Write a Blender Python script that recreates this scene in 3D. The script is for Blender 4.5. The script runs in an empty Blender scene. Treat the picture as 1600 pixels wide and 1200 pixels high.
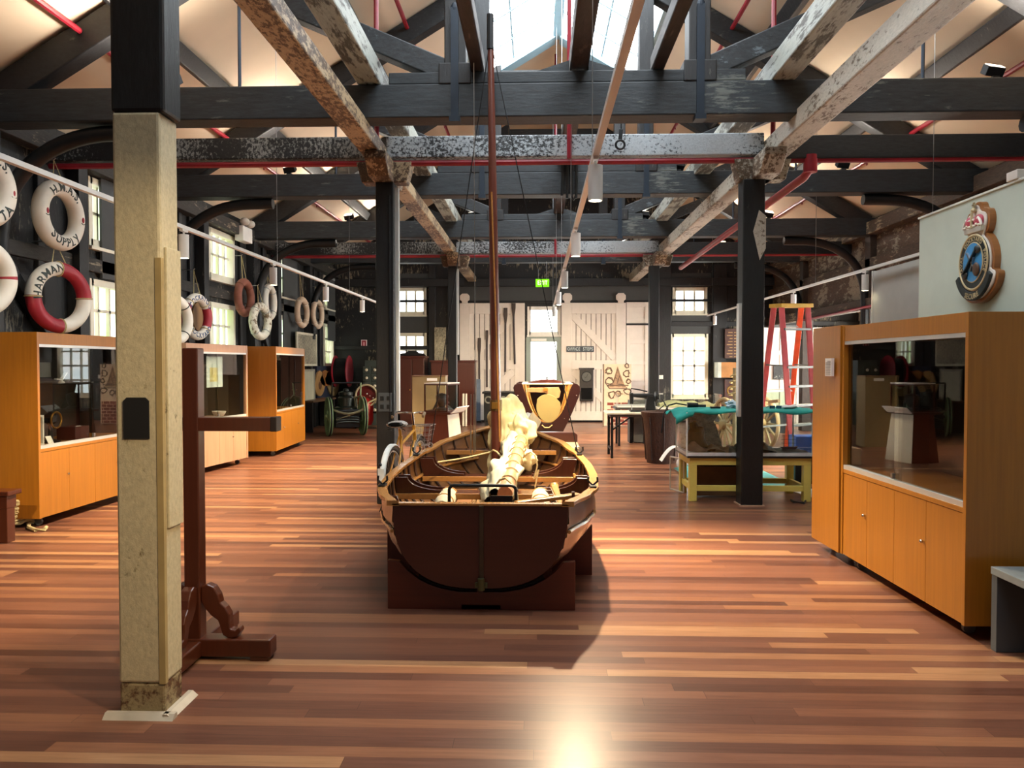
import bpy, bmesh, math, random
from mathutils import Matrix, Vector, noise as mnoise
random.seed(7)
S = bpy.context.scene
COL = S.collection
PI = math.pi
# ---------------------------------------------------------------- camera
F = 1200.0; CH = 1.5                       # focal length in pixels of a 1600 px wide frame, eye height
PITCH = math.atan(30 / F); YAW = math.atan(40 / F * math.cos(PITCH))
cd = bpy.data.cameras.new('camera'); cam = bpy.data.objects.new('camera', cd); COL.objects.link(cam)
cd.sensor_fit = 'HORIZONTAL'; cd.sensor_width = 36; cd.lens = 36 * F / 1600; cd.clip_end = 200; cd.clip_start = .05
cam.location = (0, 0, CH); cam.rotation_euler = (PI / 2 - PITCH, 0, YAW)
S.camera = cam
FW = Vector((-math.sin(YAW) * math.cos(PITCH), math.cos(YAW) * math.cos(PITCH), -math.sin(PITCH)))
RT = Vector((math.cos(YAW), math.sin(YAW), 0)); UP = RT.cross(FW)
def ray(px, py): return RT * ((px - 800) / F) + UP * ((600 - py) / F) + FW
def at(px, py, Y):                          # the point of the plane at depth Y that the photograph shows there (for measuring)
    d = ray(px, py); t = Y / d.y; return Vector((d.x * t, Y, CH + d.z * t))
def atX(px, py, X):
    d = ray(px, py); t = X / d.x; return Vector((X, d.y * t, CH + d.z * t))
def G(px, py, z=0):
    d = ray(px, py); t = (z - CH) / d.z; return Vector((d.x * t, d.y * t, z))
# ---------------------------------------------------------------- world, exposure
W = bpy.data.worlds.new('World'); S.world = W; W.use_nodes = True
WB = W.node_tree.nodes['Background']; WB.inputs[0].default_value = (.95, .96, 1, 1); WB.inputs[1].default_value = .07
vs = S.view_settings; vs.view_transform = 'Standard'; vs.look = 'None'; vs.gamma = 1; vs.use_curve_mapping = False; vs.exposure = 0.9
SKY_E = 5.5        # skylight glass
WIN_E = 3.2        # window panes
SPOT_W = 150.0      # track lamps
# ---------------------------------------------------------------- materials
def lin(c):
    if isinstance(c, str):
        c = [int(c[i:i + 2], 16) / 255 for i in (0, 2, 4)]
        c = [x / 12.92 if x <= .04045 else ((x + .055) / 1.055) ** 2.4 for x in c]
    return tuple(c) + (1,)
class N:
    def __init__(s, name):
        s.m = bpy.data.materials.new(name); s.m.use_nodes = True; s.t = s.m.node_tree; s.n = s.t.nodes
        s.b = s.n['Principled BSDF']; s.o = s.n['Material Output']
    def new(s, k, **kw):
        x = s.n.new(k)
        for a, v in kw.items(): setattr(x, a, v)
        return x
    def link(s, a, b): s.t.links.new(a, b)
    def coord(s, sc=(1, 1, 1), rot=(0, 0, 0)):
        c = s.new('ShaderNodeTexCoord'); mp = s.new('ShaderNodeMapping'); mp.inputs['Scale'].default_value = sc; mp.inputs['Rotation'].default_value = rot
        s.link(c.outputs['Object'], mp.inputs[0]); return mp.outputs[0]
    def noise(s, vec, scale, detail=3, rough=.55):
        x = s.new('ShaderNodeTexNoise'); x.inputs['Scale'].default_value = scale; x.inputs['Detail'].default_value = detail; x.inputs['Roughness'].default_value = rough
        s.link(vec, x.inputs['Vector']); return x.outputs['Fac']
    def ramp(s, fac, stops, interp='LINEAR'):
        r = s.new('ShaderNodeValToRGB'); e = r.color_ramp.elements; r.color_ramp.interpolation = interp
        while len(e) < len(stops): e.new(.5)
        for i, (p, c) in enumerate(stops): e[i].position = p; e[i].color = lin(c)
        s.link(fac, r.inputs[0]); return r.outputs[0]
    def mix(s, fac, a, b):
        x = s.new('ShaderNodeMix', data_type='RGBA')
        for k, v in ((0, fac), (6, a), (7, b)):
            if hasattr(v, 'links'): s.link(v, x.inputs[k])
            else: x.inputs[k].default_value = v if k == 0 else lin(v)
        return x.outputs[2]
    def math(s, op, a, b=0, c=0):
        x = s.new('ShaderNodeMath', operation=op)
        for k, v in ((0, a), (1, b), (2, c)):
            if hasattr(v, 'links'): s.link(v, x.inputs[k])
            else: x.inputs[k].default_value = v
        return x.outputs[0]
    def bump(s, h, st=.3, dist=.01):
        x = s.new('ShaderNodeBump'); x.inputs['Strength'].default_value = st; x.inputs['Distance'].default_value = dist
        s.link(h, x.inputs['Height']); s.link(x.outputs[0], s.b.inputs['Normal'])
    def col(s, o): s.link(o, s.b.inputs['Base Color'])
    def set(s, **kw):
        for k, v in kw.items(): s.b.inputs[k].default_value = v
def scl(c, k): return tuple(min(1, x * k) for x in lin(c)[:3])
def mk(name, c, rough=.5, metal=0, var=.18, scale=6, stretch=(1, 1, 1), bump=0, coat=0):
    q = N(name); v = q.coord(stretch); f = q.noise(v, scale)
    q.col(q.ramp(f, [(.3, scl(c, 1 - var)), (.7, scl(c, 1 + var))])); q.set(Roughness=rough, Metallic=metal)
    q.b.inputs['Coat Weight'].default_value = coat
    if bump: q.bump(f, bump)
    return q.m
def peel(name, base, paint, amount, scale=5, st=(1, 1, 1), rough=.6, edge=.022, base2=None, hf=2.2):
    """timber whose paint has flaked: base colour where the wood shows, paint elsewhere; st stretches the flakes along the grain"""
    st = tuple(x ** .8 for x in st); q = N(name); v = q.coord(st); f = q.noise(v, scale * hf, 8, .72); g = q.noise(v, scale * hf * 2.6, 4, .6)
    big = q.noise(q.coord((.5, .5, .5)), 2.2, 2)
    h = q.math('ADD', q.math('MULTIPLY', f, .6), q.math('MULTIPLY', big, .4))
    p = 1 - amount; p = .5 + (p - .5) * .42
    msk = q.ramp(h, [(max(0, p - edge), (0, 0, 0)), (min(1, p + edge), (1, 1, 1))])
    wood = q.ramp(g, [(.3, scl(base, .6)), (.7, base2 or scl(base, 1.5))])
    pc = q.ramp(g, [(.25, scl(paint, .75)), (.6, paint)])
    q.col(q.mix(msk, wood, pc)); q.set(Roughness=rough); q.bump(h, .35, .02)
    return q.m
def veneer(name, c, rough=.35, st=(14, 14, .6)):
    q = N(name); v = q.coord(st); f = q.noise(v, 3, 4, .6); w = q.noise(q.coord((1, 1, .15)), 3, 2)
    q.col(q.mix(q.math('MULTIPLY', w, .5), q.ramp(f, [(.3, scl(c, .84)), (.7, scl(c, 1.12))]), scl(c, .8))); q.set(Roughness=rough)
    q.b.inputs['Coat Weight'].default_value = .25; q.b.inputs['Coat Roughness'].default_value = .2
    return q.m
def glassm(name, tint=(.94, .97, .95), ior=1.5, base=.0, rough=.01):
    q = N(name); q.n.remove(q.b)
    t = q.new('ShaderNodeBsdfTransparent'); t.inputs[0].default_value = tint + (1,)
    g = q.new('ShaderNodeBsdfGlossy'); g.inputs['Roughness'].default_value = rough
    fr = q.new('ShaderNodeFresnel'); fr.inputs[0].default_value = ior
    mx = q.new('ShaderNodeMixShader'); geo = q.new('ShaderNodeNewGeometry'); q.link(q.math('MULTIPLY', q.math('ADD', fr.outputs[0], base), q.math('SUBTRACT', 1.0, geo.outputs['Backfacing'])), mx.inputs[0]); q.link(t.outputs[0], mx.inputs[1]); q.link(g.outputs[0], mx.inputs[2])
    q.link(mx.outputs[0], q.o.inputs[0]); return q.m
def glow(name, c, st, c2=None, scale=3, stz=1):
    q = N(name); q.n.remove(q.b); e = q.new('ShaderNodeEmission'); e.inputs[1].default_value = st
    if c2: q.link(q.ramp(q.noise(q.coord((1, 1, stz)), scale, 2), [(.38, c), (.62, c2)]), e.inputs[0])
    else: e.inputs[0].default_value = lin(c)
    q.link(e.outputs[0], q.o.inputs[0]); return q.m
# ---------------------------------------------------------------- mesh builder
class M:
    def __init__(s): s.v = []; s.f = []; s.k = []; s.mi = 0
    def add(s, vs_, fs, fn=None):
        o = len(s.v); s.v += [Vector(fn(Vector(p))) if fn else Vector(p) for p in vs_]
        s.f += [[i + o for i in f] for f in fs]; s.k += [s.mi] * len(fs); return s
    def box(s, x0, x1, y0, y1, z0, z1, fn=None):
        x0, x1 = sorted((x0, x1)); y0, y1 = sorted((y0, y1)); z0, z1 = sorted((z0, z1))
        return s.add([(x, y, z) for z in (z0, z1) for x, y in ((x0, y0), (x1, y0), (x1, y1), (x0, y1))],
                     [(3, 2, 1, 0), (4, 5, 6, 7), (0, 1, 5, 4), (1, 2, 6, 5), (2, 3, 7, 6), (3, 0, 4, 7)], fn)
    def bar(s, p, q, w, h, up=(0, 0, 1), w2=None, h2=None):
        """rectangular bar from p to q; w across, h along up"""
        p = Vector(p); q = Vector(q); d = (q - p).normalized(); u = Vector(up)
        if abs(d.dot(u)) > .98: u = Vector((0, 1, 0))
        a = d.cross(u).normalized(); b = a.cross(d).normalized(); w2 = w2 or w; h2 = h2 or h
        vs_ = [c + a * x * ww / 2 + b * y * hh / 2 for c, ww, hh in ((p, w, h), (q, w2, h2)) for x, y in ((-1, -1), (1, -1), (1, 1), (-1, 1))]
        return s.add(vs_, [(0, 1, 2, 3), (7, 6, 5, 4), (1, 0, 4, 5), (2, 1, 5, 6), (3, 2, 6, 7), (0, 3, 7, 4)])
    def tube(s, pts, r, n=8, closed=False, sq=None):
        pts = [Vector(p) for p in pts]; L = len(pts); rs = r if isinstance(r, (list, tuple)) else [r] * L
        o = len(s.v); a = None
        for i, p in enumerate(pts):
            d = (pts[(i + 1) % L] if (closed or i < L - 1) else p) - (pts[i - 1] if (closed or i) else p)
            d = d.normalized() if d.length > 1e-9 else Vector((0, 0, 1))
            if a is None:
                a = d.cross(Vector((0, 0, 1)) if abs(d.z) < .9 else Vector((1, 0, 0))).normalized()
            a = (a - d * a.dot(d)); a = a.normalized() if a.length > 1e-6 else d.orthogonal().normalized(); b = d.cross(a)
            for j in range(n):
                t = 2 * PI * j / n; s.v.append(p + a * math.cos(t) * rs[i] + b * math.sin(t) * rs[i] * (sq or 1))
        for i in range(L if closed else L - 1):
            for j in range(n):
                i2 = (i + 1) % L; s.f.append([o + i * n + j, o + i * n + (j + 1) % n, o + i2 * n + (j + 1) % n, o + i2 * n + j]); s.k.append(s.mi)
        if not closed:
            s.f.append([o + j for j in range(n)][::-1]); s.f.append([o + (L - 1) * n + j for j in range(n)]); s.k += [s.mi] * 2
        return s
    def lathe(s, prof, n=24, fn=None):
        """profile of (radius, height) turned about z"""
        o = len(s.v); vs_ = [(r * math.cos(2 * PI * j / n), r * math.sin(2 * PI * j / n), z) for r, z in prof for j in range(n)]
        fs = [(i * n + j, i * n + (j + 1) % n, (i + 1) * n + (j + 1) % n, (i + 1) * n + j) for i in range(len(prof) - 1) for j in range(n)]
        if prof[0][0] > 1e-6: fs.append(tuple(range(n))[::-1])
        if prof[-1][0] > 1e-6: fs.append(tuple((len(prof) - 1) * n + j for j in range(n)))
        return s.add(vs_, fs, fn)
    def prism(s, poly, d0, d1, fn):
        """outline poly of (u, v) between depths d0 and d1; fn maps (u, v, d) to a point"""
        n = len(poly); vs_ = [fn(u, v, d) for d in (d0, d1) for u, v in poly]
        return s.add(vs_, [tuple(range(n))[::-1], tuple(range(n, 2 * n))] + [(i, (i + 1) % n, n + (i + 1) % n, n + i) for i in range(n)])
    def torus(s, c, R, r, fn=None, n=40, m=14, mat=None, sy=1):
        vs_ = []; fs = []; ks = []
        for i in range(n):
            a = 2 * PI * i / n
            for j in range(m):
                b = 2 * PI * j / m; rr = R + r * math.cos(b); vs_.append((c[0] + rr * math.cos(a), c[1] + rr * math.sin(a) * sy, c[2] + r * math.sin(b)))
        for i in range(n):
            for j in range(m):
                fs.append((i * m + j, ((i + 1) % n) * m + j, ((i + 1) % n) * m + (j + 1) % m, i * m + (j + 1) % m)); ks.append(mat((i + .5) / n * 360) if mat else s.mi)
        s.add(vs_, fs, fn); s.k[-len(ks):] = ks; return s
    def ball(s, c, r, n=12, m=8, fn=None):
        r = r if isinstance(r, (tuple, list)) else (r, r, r)
        vs_ = [(c[0], c[1], c[2] - r[2])] + [(c[0] + r[0] * math.sin(PI * i / m) * math.cos(2 * PI * j / n), c[1] + r[1] * math.sin(PI * i / m) * math.sin(2 * PI * j / n), c[2] - r[2] * math.cos(PI * i / m)) for i in range(1, m) for j in range(n)] + [(c[0], c[1], c[2] + r[2])]
        fs = [(0, 1 + (j + 1) % n, 1 + j) for j in range(n)] + [(1 + (i - 1) * n + j, 1 + (i - 1) * n + (j + 1) % n, 1 + i * n + (j + 1) % n, 1 + i * n + j) for i in range(1, m - 1) for j in range(n)]
        t = len(vs_) - 1; fs += [(t, 1 + (m - 2) * n + j, 1 + (m - 2) * n + (j + 1) % n) for j in range(n)]
        return s.add(vs_, fs, fn)
    def grid(s, nu, nv, fn):
        vs_ = [fn(i / nu, j / nv) for i in range(nu + 1) for j in range(nv + 1)]
        return s.add(vs_, [(i * (nv + 1) + j, (i + 1) * (nv + 1) + j, (i + 1) * (nv + 1) + j + 1, i * (nv + 1) + j + 1) for i in range(nu) for j in range(nv)])
    def text(s, body, size, fn, depth=.002, bold=.014):
        v, f = glyphs(body, size, depth, bold); return s.add(v, f, fn)
    def build(s, name, mat, parent=None, smooth=False, bevel=0, local=False, solid=0):
        """links the collected shapes as ONE mesh object; points are in the room's frame unless local"""
        me = bpy.data.meshes.new(name); vs_ = s.v
        if parent is not None and not local:
            inv = WM[parent.name].inverted(); vs_ = [inv @ p for p in vs_]
        me.from_pydata([tuple(p) for p in vs_], [], s.f); me.validate()
        mats = mat if isinstance(mat, (list, tuple)) else [mat]
        for m in mats: me.materials.append(m)
        if len(mats) > 1 and len(me.polygons) == len(s.k):
            for p, k in zip(me.polygons, s.k): p.material_index = k
        o = bpy.data.objects.new(name, me); COL.objects.link(o)
        if parent is not None: o.parent = parent; WM[o.name] = WM[parent.name]
        else: WM[o.name] = Matrix.Identity(4)
        if solid:
            md = o.modifiers.new('thickness', 'SOLIDIFY'); md.thickness = solid; md.offset = 0
        if bevel:
            md = o.modifiers.new('edges', 'BEVEL'); md.width = bevel; md.segments = 2; md.limit_method = 'ANGLE'; md.angle_limit = .6
        if smooth:
            me.shade_smooth()
            if smooth is True: me.set_sharp_from_angle(angle=math.radians(42))
        return o
WM = {}
_gl = {}
def glyphs(body, size, depth, bold=.014):
    k = (body, size, depth, bold)
    if k not in _gl:
        cu = bpy.data.curves.new('lettering', 'FONT'); cu.body = body; cu.size = size; cu.align_x = 'CENTER'; cu.align_y = 'CENTER'; cu.extrude = depth / 2; cu.resolution_u = 2; cu.offset = size * bold; cu.space_character = 1.14
        o = bpy.data.objects.new('lettering', cu); COL.objects.link(o); bpy.context.view_layer.update()
        me = o.evaluated_get(bpy.context.evaluated_depsgraph_get()).to_mesh()
        bm = bmesh.new(); bm.from_mesh(me)
        for i in range(-5, 6): bmesh.ops.bisect_plane(bm, geom=bm.verts[:] + bm.edges[:] + bm.faces[:], plane_co=(0, i * size * .09, 0), plane_no=(0, 1, 0))
        bm.verts.index_update(); _gl[k] = ([v.co.copy() for v in bm.verts], [tuple(v.index for v in f.verts) for f in bm.faces]); bm.free()
        bpy.data.objects.remove(o); bpy.data.curves.remove(cu)
    return _gl[k]
def tag(o, label=None, cat=None, group=None, kind=None):
    if label: o['label'] = label
    if cat: o['category'] = cat
    if group: o['group'] = group
    if kind: o['kind'] = kind
    return o
def thing(name, label, cat, loc=(0, 0, 0), rz=0, group=None, mat=None):
    o = bpy.data.objects.new(name, None); COL.objects.link(o); o.empty_display_size = .1
    mw = mat if mat is not None else Matrix.Translation(Vector(loc)) @ Matrix.Rotation(rz, 4, 'Z')
    o.matrix_world = mw; WM[o.name] = mw.copy(); return tag(o, label, cat, group)
def struct(m, name, mat, parent=None, **kw):
    o = m.build(name, mat, parent, **kw)
    if parent is None: o['kind'] = 'structure'
    return o
def sroot(name, loc=(0, 0, 0)):
    o = bpy.data.objects.new(name, None); COL.objects.link(o); o.location = loc; WM[o.name] = Matrix.Translation(Vector(loc)); o['kind'] = 'structure'; return o
def copy_tree(o, parent=None):
    c = o.copy(); COL.objects.link(c); WM[c.name] = WM[o.name]
    if parent is not None: c.parent = parent
    for ch in list(o.children): copy_tree(ch, c)
    return c
def place(root, label, mat=None, loc=None, rz=0, first=False):
    c = root if first else copy_tree(root)
    mw = mat if mat is not None else Matrix.Translation(Vector(loc)) @ Matrix.Rotation(rz, 4, 'Z')
    c.matrix_world = mw; c['label'] = label; return c
def basis(loc, u, v, w):
    m = Matrix.Identity(4)
    for i, a in enumerate((u, v, w)):
        for r in range(3): m[r][i] = a[r]
    m.translation = Vector(loc); return m
def arc(c, r, a0, a1, n, fn=lambda x, y: (x, 0, y)):
    return [fn(c[0] + r * math.cos(a0 + (a1 - a0) * i / n), c[1] + r * math.sin(a0 + (a1 - a0) * i / n)) for i in range(n + 1)]
# shared materials
mBLACK = mk('black_iron', '17191b', .45, .4)
mSTEEL = mk('brushed_steel', 'a9abab', .3, 1)
mCHROME = mk('bright_chrome', 'd0d2d0', .15, 1, var=.05)
mBRASS = mk('old_brass', 'a07a3a', .35, 1)
mWHITE = mk('white_paint', 'd9d6cf', .5, var=.04)
mALU = mk('pale_aluminium', 'd3d4d0', .35, .6, var=.05)
mDARKIN = mk('case_inside_shade', '2a211b', .7)
mPAPER = mk('white_paper', 'e9e7e0', .7, var=.03)
mRUBBER = mk('black_rubber', '151515', .6)
mROPE = mk('pale_rope', 'b7a678', .8, scale=60, bump=.3)
mCANVAS = mk('cream_canvas', 'd3c795', .85, var=.1, scale=9, bump=.15)
mRED = mk('sprinkler_red', '8e1d2c', .4)
mVEN = veneer('honey_veneer', 'a5691b')
mMAROON = veneer('maroon_stained_wood', '45190f', .35)
mDARKW = veneer('dark_red_hardwood', '3f1a10', .3, (.6, 14, 14))
mTIMX = peel('tarred_timber_across', '20262a', '5c605b', .26, 3, (.35, 3, 3), .55)
mTIMR = peel('tarred_timber_sloping', '1b1d1f', '55544c', .22, 3, (1, 2, 2), .6)
mTIMZ = peel('tarred_timber_upright', '151618', '66645a', .2, 3, (3, 3, .35), .5)
mPIPE = mRED
mGLASS = glassm('clear_glass')
# ---------------------------------------------------------------- the room
XL, XR, XA, YF, YB = -5.4, 6.1, 8.3, 20.2, -5.0
CX = .36
def roof(x): return 7.6 - .6 * abs(x - CX)
def floor_mat():
    q = N('hardwood_floor'); c = q.new('ShaderNodeTexCoord'); sp = q.new('ShaderNodeSeparateXYZ'); q.link(c.outputs['Object'], sp.inputs[0])
    row = q.math('DIVIDE', sp.outputs[1], .08); ri = q.math('FLOOR', row)
    wn = q.new('ShaderNodeTexWhiteNoise', noise_dimensions='1D'); q.link(ri, wn.inputs['W'])
    cx = q.math('ADD', q.math('DIVIDE', sp.outputs[0], 1.9), q.math('MULTIPLY', wn.outputs[0], 17.3)); ci = q.math('FLOOR', cx)
    cb = q.new('ShaderNodeCombineXYZ'); q.link(ri, cb.inputs[0]); q.link(ci, cb.inputs[1])
    w2 = q.new('ShaderNodeTexWhiteNoise', noise_dimensions='2D'); q.link(cb.outputs[0], w2.inputs['Vector']); r = w2.outputs[0]
    base = q.ramp(r, [(0, '5a3a2e'), (.22, '684436'), (.45, '754d3b'), (.7, '815642'), (.88, '8f6145'), (1, 'a87c58')])
    gv = q.new('ShaderNodeCombineXYZ'); q.link(q.math('MULTIPLY', sp.outputs[0], 1.2), gv.inputs[0]); q.link(q.math('MULTIPLY', sp.outputs[1], 22), gv.inputs[1]); q.link(q.math('MULTIPLY', r, 31), gv.inputs[2])
    g = q.noise(gv.outputs[0], 3.2, 5, .62)
    colr = q.mix(q.ramp(g, [(.3, (.0, 0, 0)), (.75, (1, 1, 1))]), scl((1, 1, 1), .001), (1, 1, 1))
    mm = q.new('ShaderNodeMix', data_type='RGBA', blend_type='MULTIPLY'); mm.inputs[0].default_value = 1; q.link(base, mm.inputs[6])
    q.link(q.ramp(g, [(.25, (.66, .62, .60)), (.7, (1.0, 1.0, 1.0))]), mm.inputs[7])
    fr = q.math('FRACT', row); fx = q.math('FRACT', cx)
    gap = q.math('MAXIMUM', q.math('LESS_THAN', fr, .025), q.math('LESS_THAN', fx, .0014))
    q.col(q.mix(q.math('MULTIPLY', gap, .55), mm.outputs[2], '2a140d'))
    q.link(q.math('ADD', q.math('MULTIPLY', g, .14), .24), q.b.inputs['Roughness'])
    q.bump(q.math('SUBTRACT', q.math('MULTIPLY', g, .12), gap), .10, .003)
    q.b.inputs['Specular IOR Level'].default_value = .18; q.b.inputs['Coat Weight'].default_value = 0
    return q.m
struct(M().box(XL - .3, XA + .3, YB, YF + .3, -.15, 0), 'floor', floor_mat())
mCEIL = mk('plaster_ceiling', 'dac8ae', .8, var=.05, scale=1.3)
c = M(); SK0, SK1, SKH = 1.0, 14.3, 1.5
def slab(m, xa, xb, y0, y1, t=.12):
    m.add([(x, y, roof(x) + d) for d in (0, t) for x, y in ((xa, y0), (xb, y0), (xb, y1), (xa, y1))], [(0, 1, 2, 3), (7, 6, 5, 4), (1, 0, 4, 5), (2, 1, 5, 6), (3, 2, 6, 7), (0, 3, 7, 4)])
slab(c, XL - .3, CX - SKH, YB, YF + .3); slab(c, CX + SKH, XA + .3, YB, YF + .3)
for ya, yb in ((YB, SK0), (SK1, YF + .3)): slab(c, CX - SKH, CX, ya, yb); slab(c, CX, CX + SKH, ya, yb)
struct(c, 'ceiling', mCEIL)
# skylight along the ridge: two slopes of bright glass in a pale blue frame
mSKYF = mk('pale_blue_paint', '9fc0cc', .5, var=.05)
sk = sroot('window_1', (CX, 8, 7)); m = M(); fr = M()
mSKYG = glow('skylight_glass', (1, 1, 1), SKY_E, (.80, .91, 1), .5)
for sg in (-1, 1):
    xa, xb = CX + sg * .08, CX + sg * SKH
    slab(m, xa, xb, SK0, SK1, .02)
    for k in range(14):
        y = SK0 + (SK1 - SK0) * k / 13
        fr.bar((xa, y, roof(xa) - .02), (xb, y, roof(xb) - .02), .035 if k < 13 else .34, .05 if k < 13 else .16)
    fr.bar((xb, SK0, roof(xb)), (xb, SK1, roof(xb)), .08, .14)
    xm = CX + sg * .8; fr.bar((xm, SK0, roof(xm)), (xm, SK1, roof(xm)), .03, .05)
fr.bar((CX, SK0, roof(CX) - .05), (CX, SK1, roof(CX) - .05), .16, .14)
m.build('pane', mSKYG, sk); fr.build('frame', mSKYF, sk)
# walls
def plane_boxes(m, us, vs_, holes, put):
    us = sorted(set(us + [h[i] for h in holes for i in (0, 1)])); vs_ = sorted(set(vs_ + [h[i] for h in holes for i in (2, 3)]))
    for a, b in zip(us, us[1:]):
        run = None
        for c0, d in zip(vs_, vs_[1:]):
            if not any(h[0] - 1e-6 <= a and b <= h[1] + 1e-6 and h[2] - 1e-6 <= c0 and d <= h[3] + 1e-6 for h in holes):
                if run and abs(run[1] - c0) < 1e-6: run[1] = d
                else:
                    if run: put(m, a, b, *run)
                    run = [c0, d]
        if run: put(m, a, b, *run)
mWALLY = peel('tarred_weatherboard_side', '0f1011', '736c5c', .32, 4, (4, 2.5, .5), .65)
mWALLX = peel('tarred_weatherboard_end', '0e0f11', '857a66', .32, 4, (2.5, 4, .55), .65)
LW = [(9.1, 10.1), (12.45, 13.45), (15.9, 16.9), (19.25, 20.05)]
LH = [(a, b, z0, z1) for a, b in LW for z0, z1 in ((1.5, 2.5), (2.98, 3.72))]
w = M(); plane_boxes(w, [YB, YF + .2], [0, 4.3], LH, lambda m, a, b, z0, z1: m.box(XL - .15, XL, a, b, z0, z1))
struct(w, 'wall_left', mWALLY)
def X(px): return at(px, 570, YF).x
def Z(py): return at(840, py, YF).z
FH = [(X(620), X(664), Z(489), Z(452)), (X(620), X(664), Z(617), Z(523)), (X(1053), X(1101), Z(488), Z(453)), (X(1050), X(1103), Z(618), Z(525)),
      (X(827), X(873), Z(521), Z(482)), (X(824), X(875), 0, Z(527))]
w = M(); plane_boxes(w, [XL - .15, XA + .15], [0, 2.9], FH, lambda m, a, b, z0, z1: m.box(a, b, YF, YF + .15, z0, z1))
holes2 = [h for h in FH if h[3] > 2.9]
w.v = []; w.f = []; w.k = []
plane_boxes(w, [XL - .15, XA + .15], [0, 4.2], FH, lambda m, a, b, z0, z1: m.box(a, b, YF, YF + .15, z0, min(z1, 4.2)))
w.add([(x, y, z) for y in (YF, YF + .15) for x, z in ((XL - .15, 4.2), (CX + 5.6, 4.2), (CX, 7.62))], [(2, 1, 0), (3, 4, 5), (0, 1, 4, 3), (1, 2, 5, 4), (2, 0, 3, 5)])
struct(w, 'wall_far', mWALLX)
w = M(); plane_boxes(w, [YB, YF], [0, 3.0], [(a, b, .9, 2.5) for a, b in ((8.0, 10.6), (12.0, 14.8), (16.2, 18.6))], lambda m, a, b, z0, z1: m.box(XA, XA + .15, a, b, z0, z1))
struct(w, 'wall_right', mk('plain_grey_wall', 'b9b6ae', .8, var=.05))
mWALLR = peel('flaking_bulkhead_boards', '4a3626', '8f8471', .4, 4, (3, .5, 1.6), .7)
struct(M().box(XR, XR + .1, 1.0, YF, 2.62, 4.2), 'wall_bulkhead', mWALLR)
t = M()
for z, w_, h in ((3.95, .2, .22), (3.35, .12, .16), (2.6, .18, .2)): t.box(XR - w_, XR, 1.0, YF, z - h / 2, z + h / 2)
struct(t, 'trim_bulkhead', peel('weathered_wall_plate', '3a2c20', '8d8168', .35, 4, (3, .4, 3), .7), bevel=.01)
t = M(); t.box(XL, XL + .18, YB, YF, 3.78, 3.98); t.box(XL, XL + .07, YB, YF, 2.62, 2.78); t.box(XL, XL + .06, YB, YF, 1.2, 1.32)
struct(t, 'trim_left', peel('weathered_left_plate', '25221e', '8d826c', .3, 4, (3, .4, 3), .7), bevel=.008)
t = M()
for y in (3.85, 5.5, 7.3, 8.75, 10.8, 12.05, 14.2, 15.5, 17.7): t.box(XL, XL + .16, y - .09, y + .09, 0, 3.8)
for y0, y1 in ((7.35, 8.7), (10.9, 12.0), (14.3, 15.4)): t.bar((XL + .06, y0, 2.75), (XL + .06, y1, 1.3), .1, .12)
for y in (8.15, 11.4, 11.75, 13.75, 14.9, 17.1, 18.3, 18.8): t.box(XL, XL + .05, y - .05, y + .05, 0, 3.8)
struct(t, 'trim_studs', mTIMZ, bevel=.008)
t = M()
for px in (640 - 32, 676, 708, 1032, 1042, 1118, 1128): t.box(X(px) - .09, X(px) + .09, YF - .1, YF, 0, 4.1)
t.box(XL, XR, YF - .14, YF, 3.55, 3.75); t.box(XL, X(716), YF - .08, YF, 1.9, 2.0); t.box(X(1020), XA, YF - .08, YF, Z(510), Z(503))
struct(t, 'trim_far', mTIMZ, bevel=.008)
t = M(); 
for y in (3.85, 7.3, 10.8, 14.2, 17.7): t.box(XR - .12, XR + .12, y - .11, y + .11, 0, 3.9)
struct(t, 'trim_posts', peel('brown_wall_posts', '30241b', '6b5c49', .2, 4, (3, 3, .4), .6), bevel=.01)
# windows: white sashes with bright daylight in the panes
mSASH = mk('cream_sash_paint', 'ded9c4', .5, var=.05); mGSASH = mk('grey_green_paint', '7d8a84', .45, var=.04)
mDAYL = glow('daylight_garden_side', (.92, 1, .90), 1.5, (.62, .80, .42), 3.2, .6); mDAYR = glow('added_daylight_right_aisle', (1, .98, .92), 24.0)
mDAYF = glow('daylight_far_side', (1, 1, .96), WIN_E, (.8, .9, .9), 2.2)
wn = [1]
def window(u0, u1, z0, z1, cols, rows, fn, mday, frame=mSASH, meet=None, casing=.05, bw=.018):
    wn[0] += 1; c = fn((u0 + u1) / 2, 0, (z0 + z1) / 2); r = sroot('window_%d' % wn[0], c)
    f = M(); e = casing
    for a, b, p, q_ in ((u0 - e, u0 + .04, z0 - e, z1 + e), (u1 - .04, u1 + e, z0 - e, z1 + e), (u0, u1, z0 - e, z0 + .04), (u0, u1, z1 - .04, z1 + e)): f.box(a, b, -.035, .1, p, q_, lambda v: fn(*v))
    f.build('frame', frame, r)
    g = M()
    for i in range(1, cols): x = u0 + (u1 - u0) * i / cols; g.box(x - bw, x + bw, .03, .075, z0, z1, lambda v: fn(*v))
    for j in range(1, rows):
        z = z0 + (z1 - z0) * j / rows; h = .025 if meet == j else bw; g.box(u0, u1, .03, .08, z - h, z + h, lambda v: fn(*v))
    if g.v: g.build('glazing_bar', frame, r)
    M().box(u0, u1, .08, .1, z0, z1, lambda v: fn(*v)).build('pane', mday, r)
    M().box(u0 - .06, u1 + .06, -.08, .0, z0 - .09, z0 - .05, lambda v: fn(*v)).build('sill', frame, r)
    return r
fl = lambda u, d, z: Vector((XL - d, u, z)); ff = lambda u, d, z: Vector((u, YF + d, z))
for a, b in LW:
    window(a, b, 1.5, 2.5, 4, 3, fl, mDAYL, casing=.04); window(a, b, 2.98, 3.72, 4, 2, fl, mDAYL, casing=.04)
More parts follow.
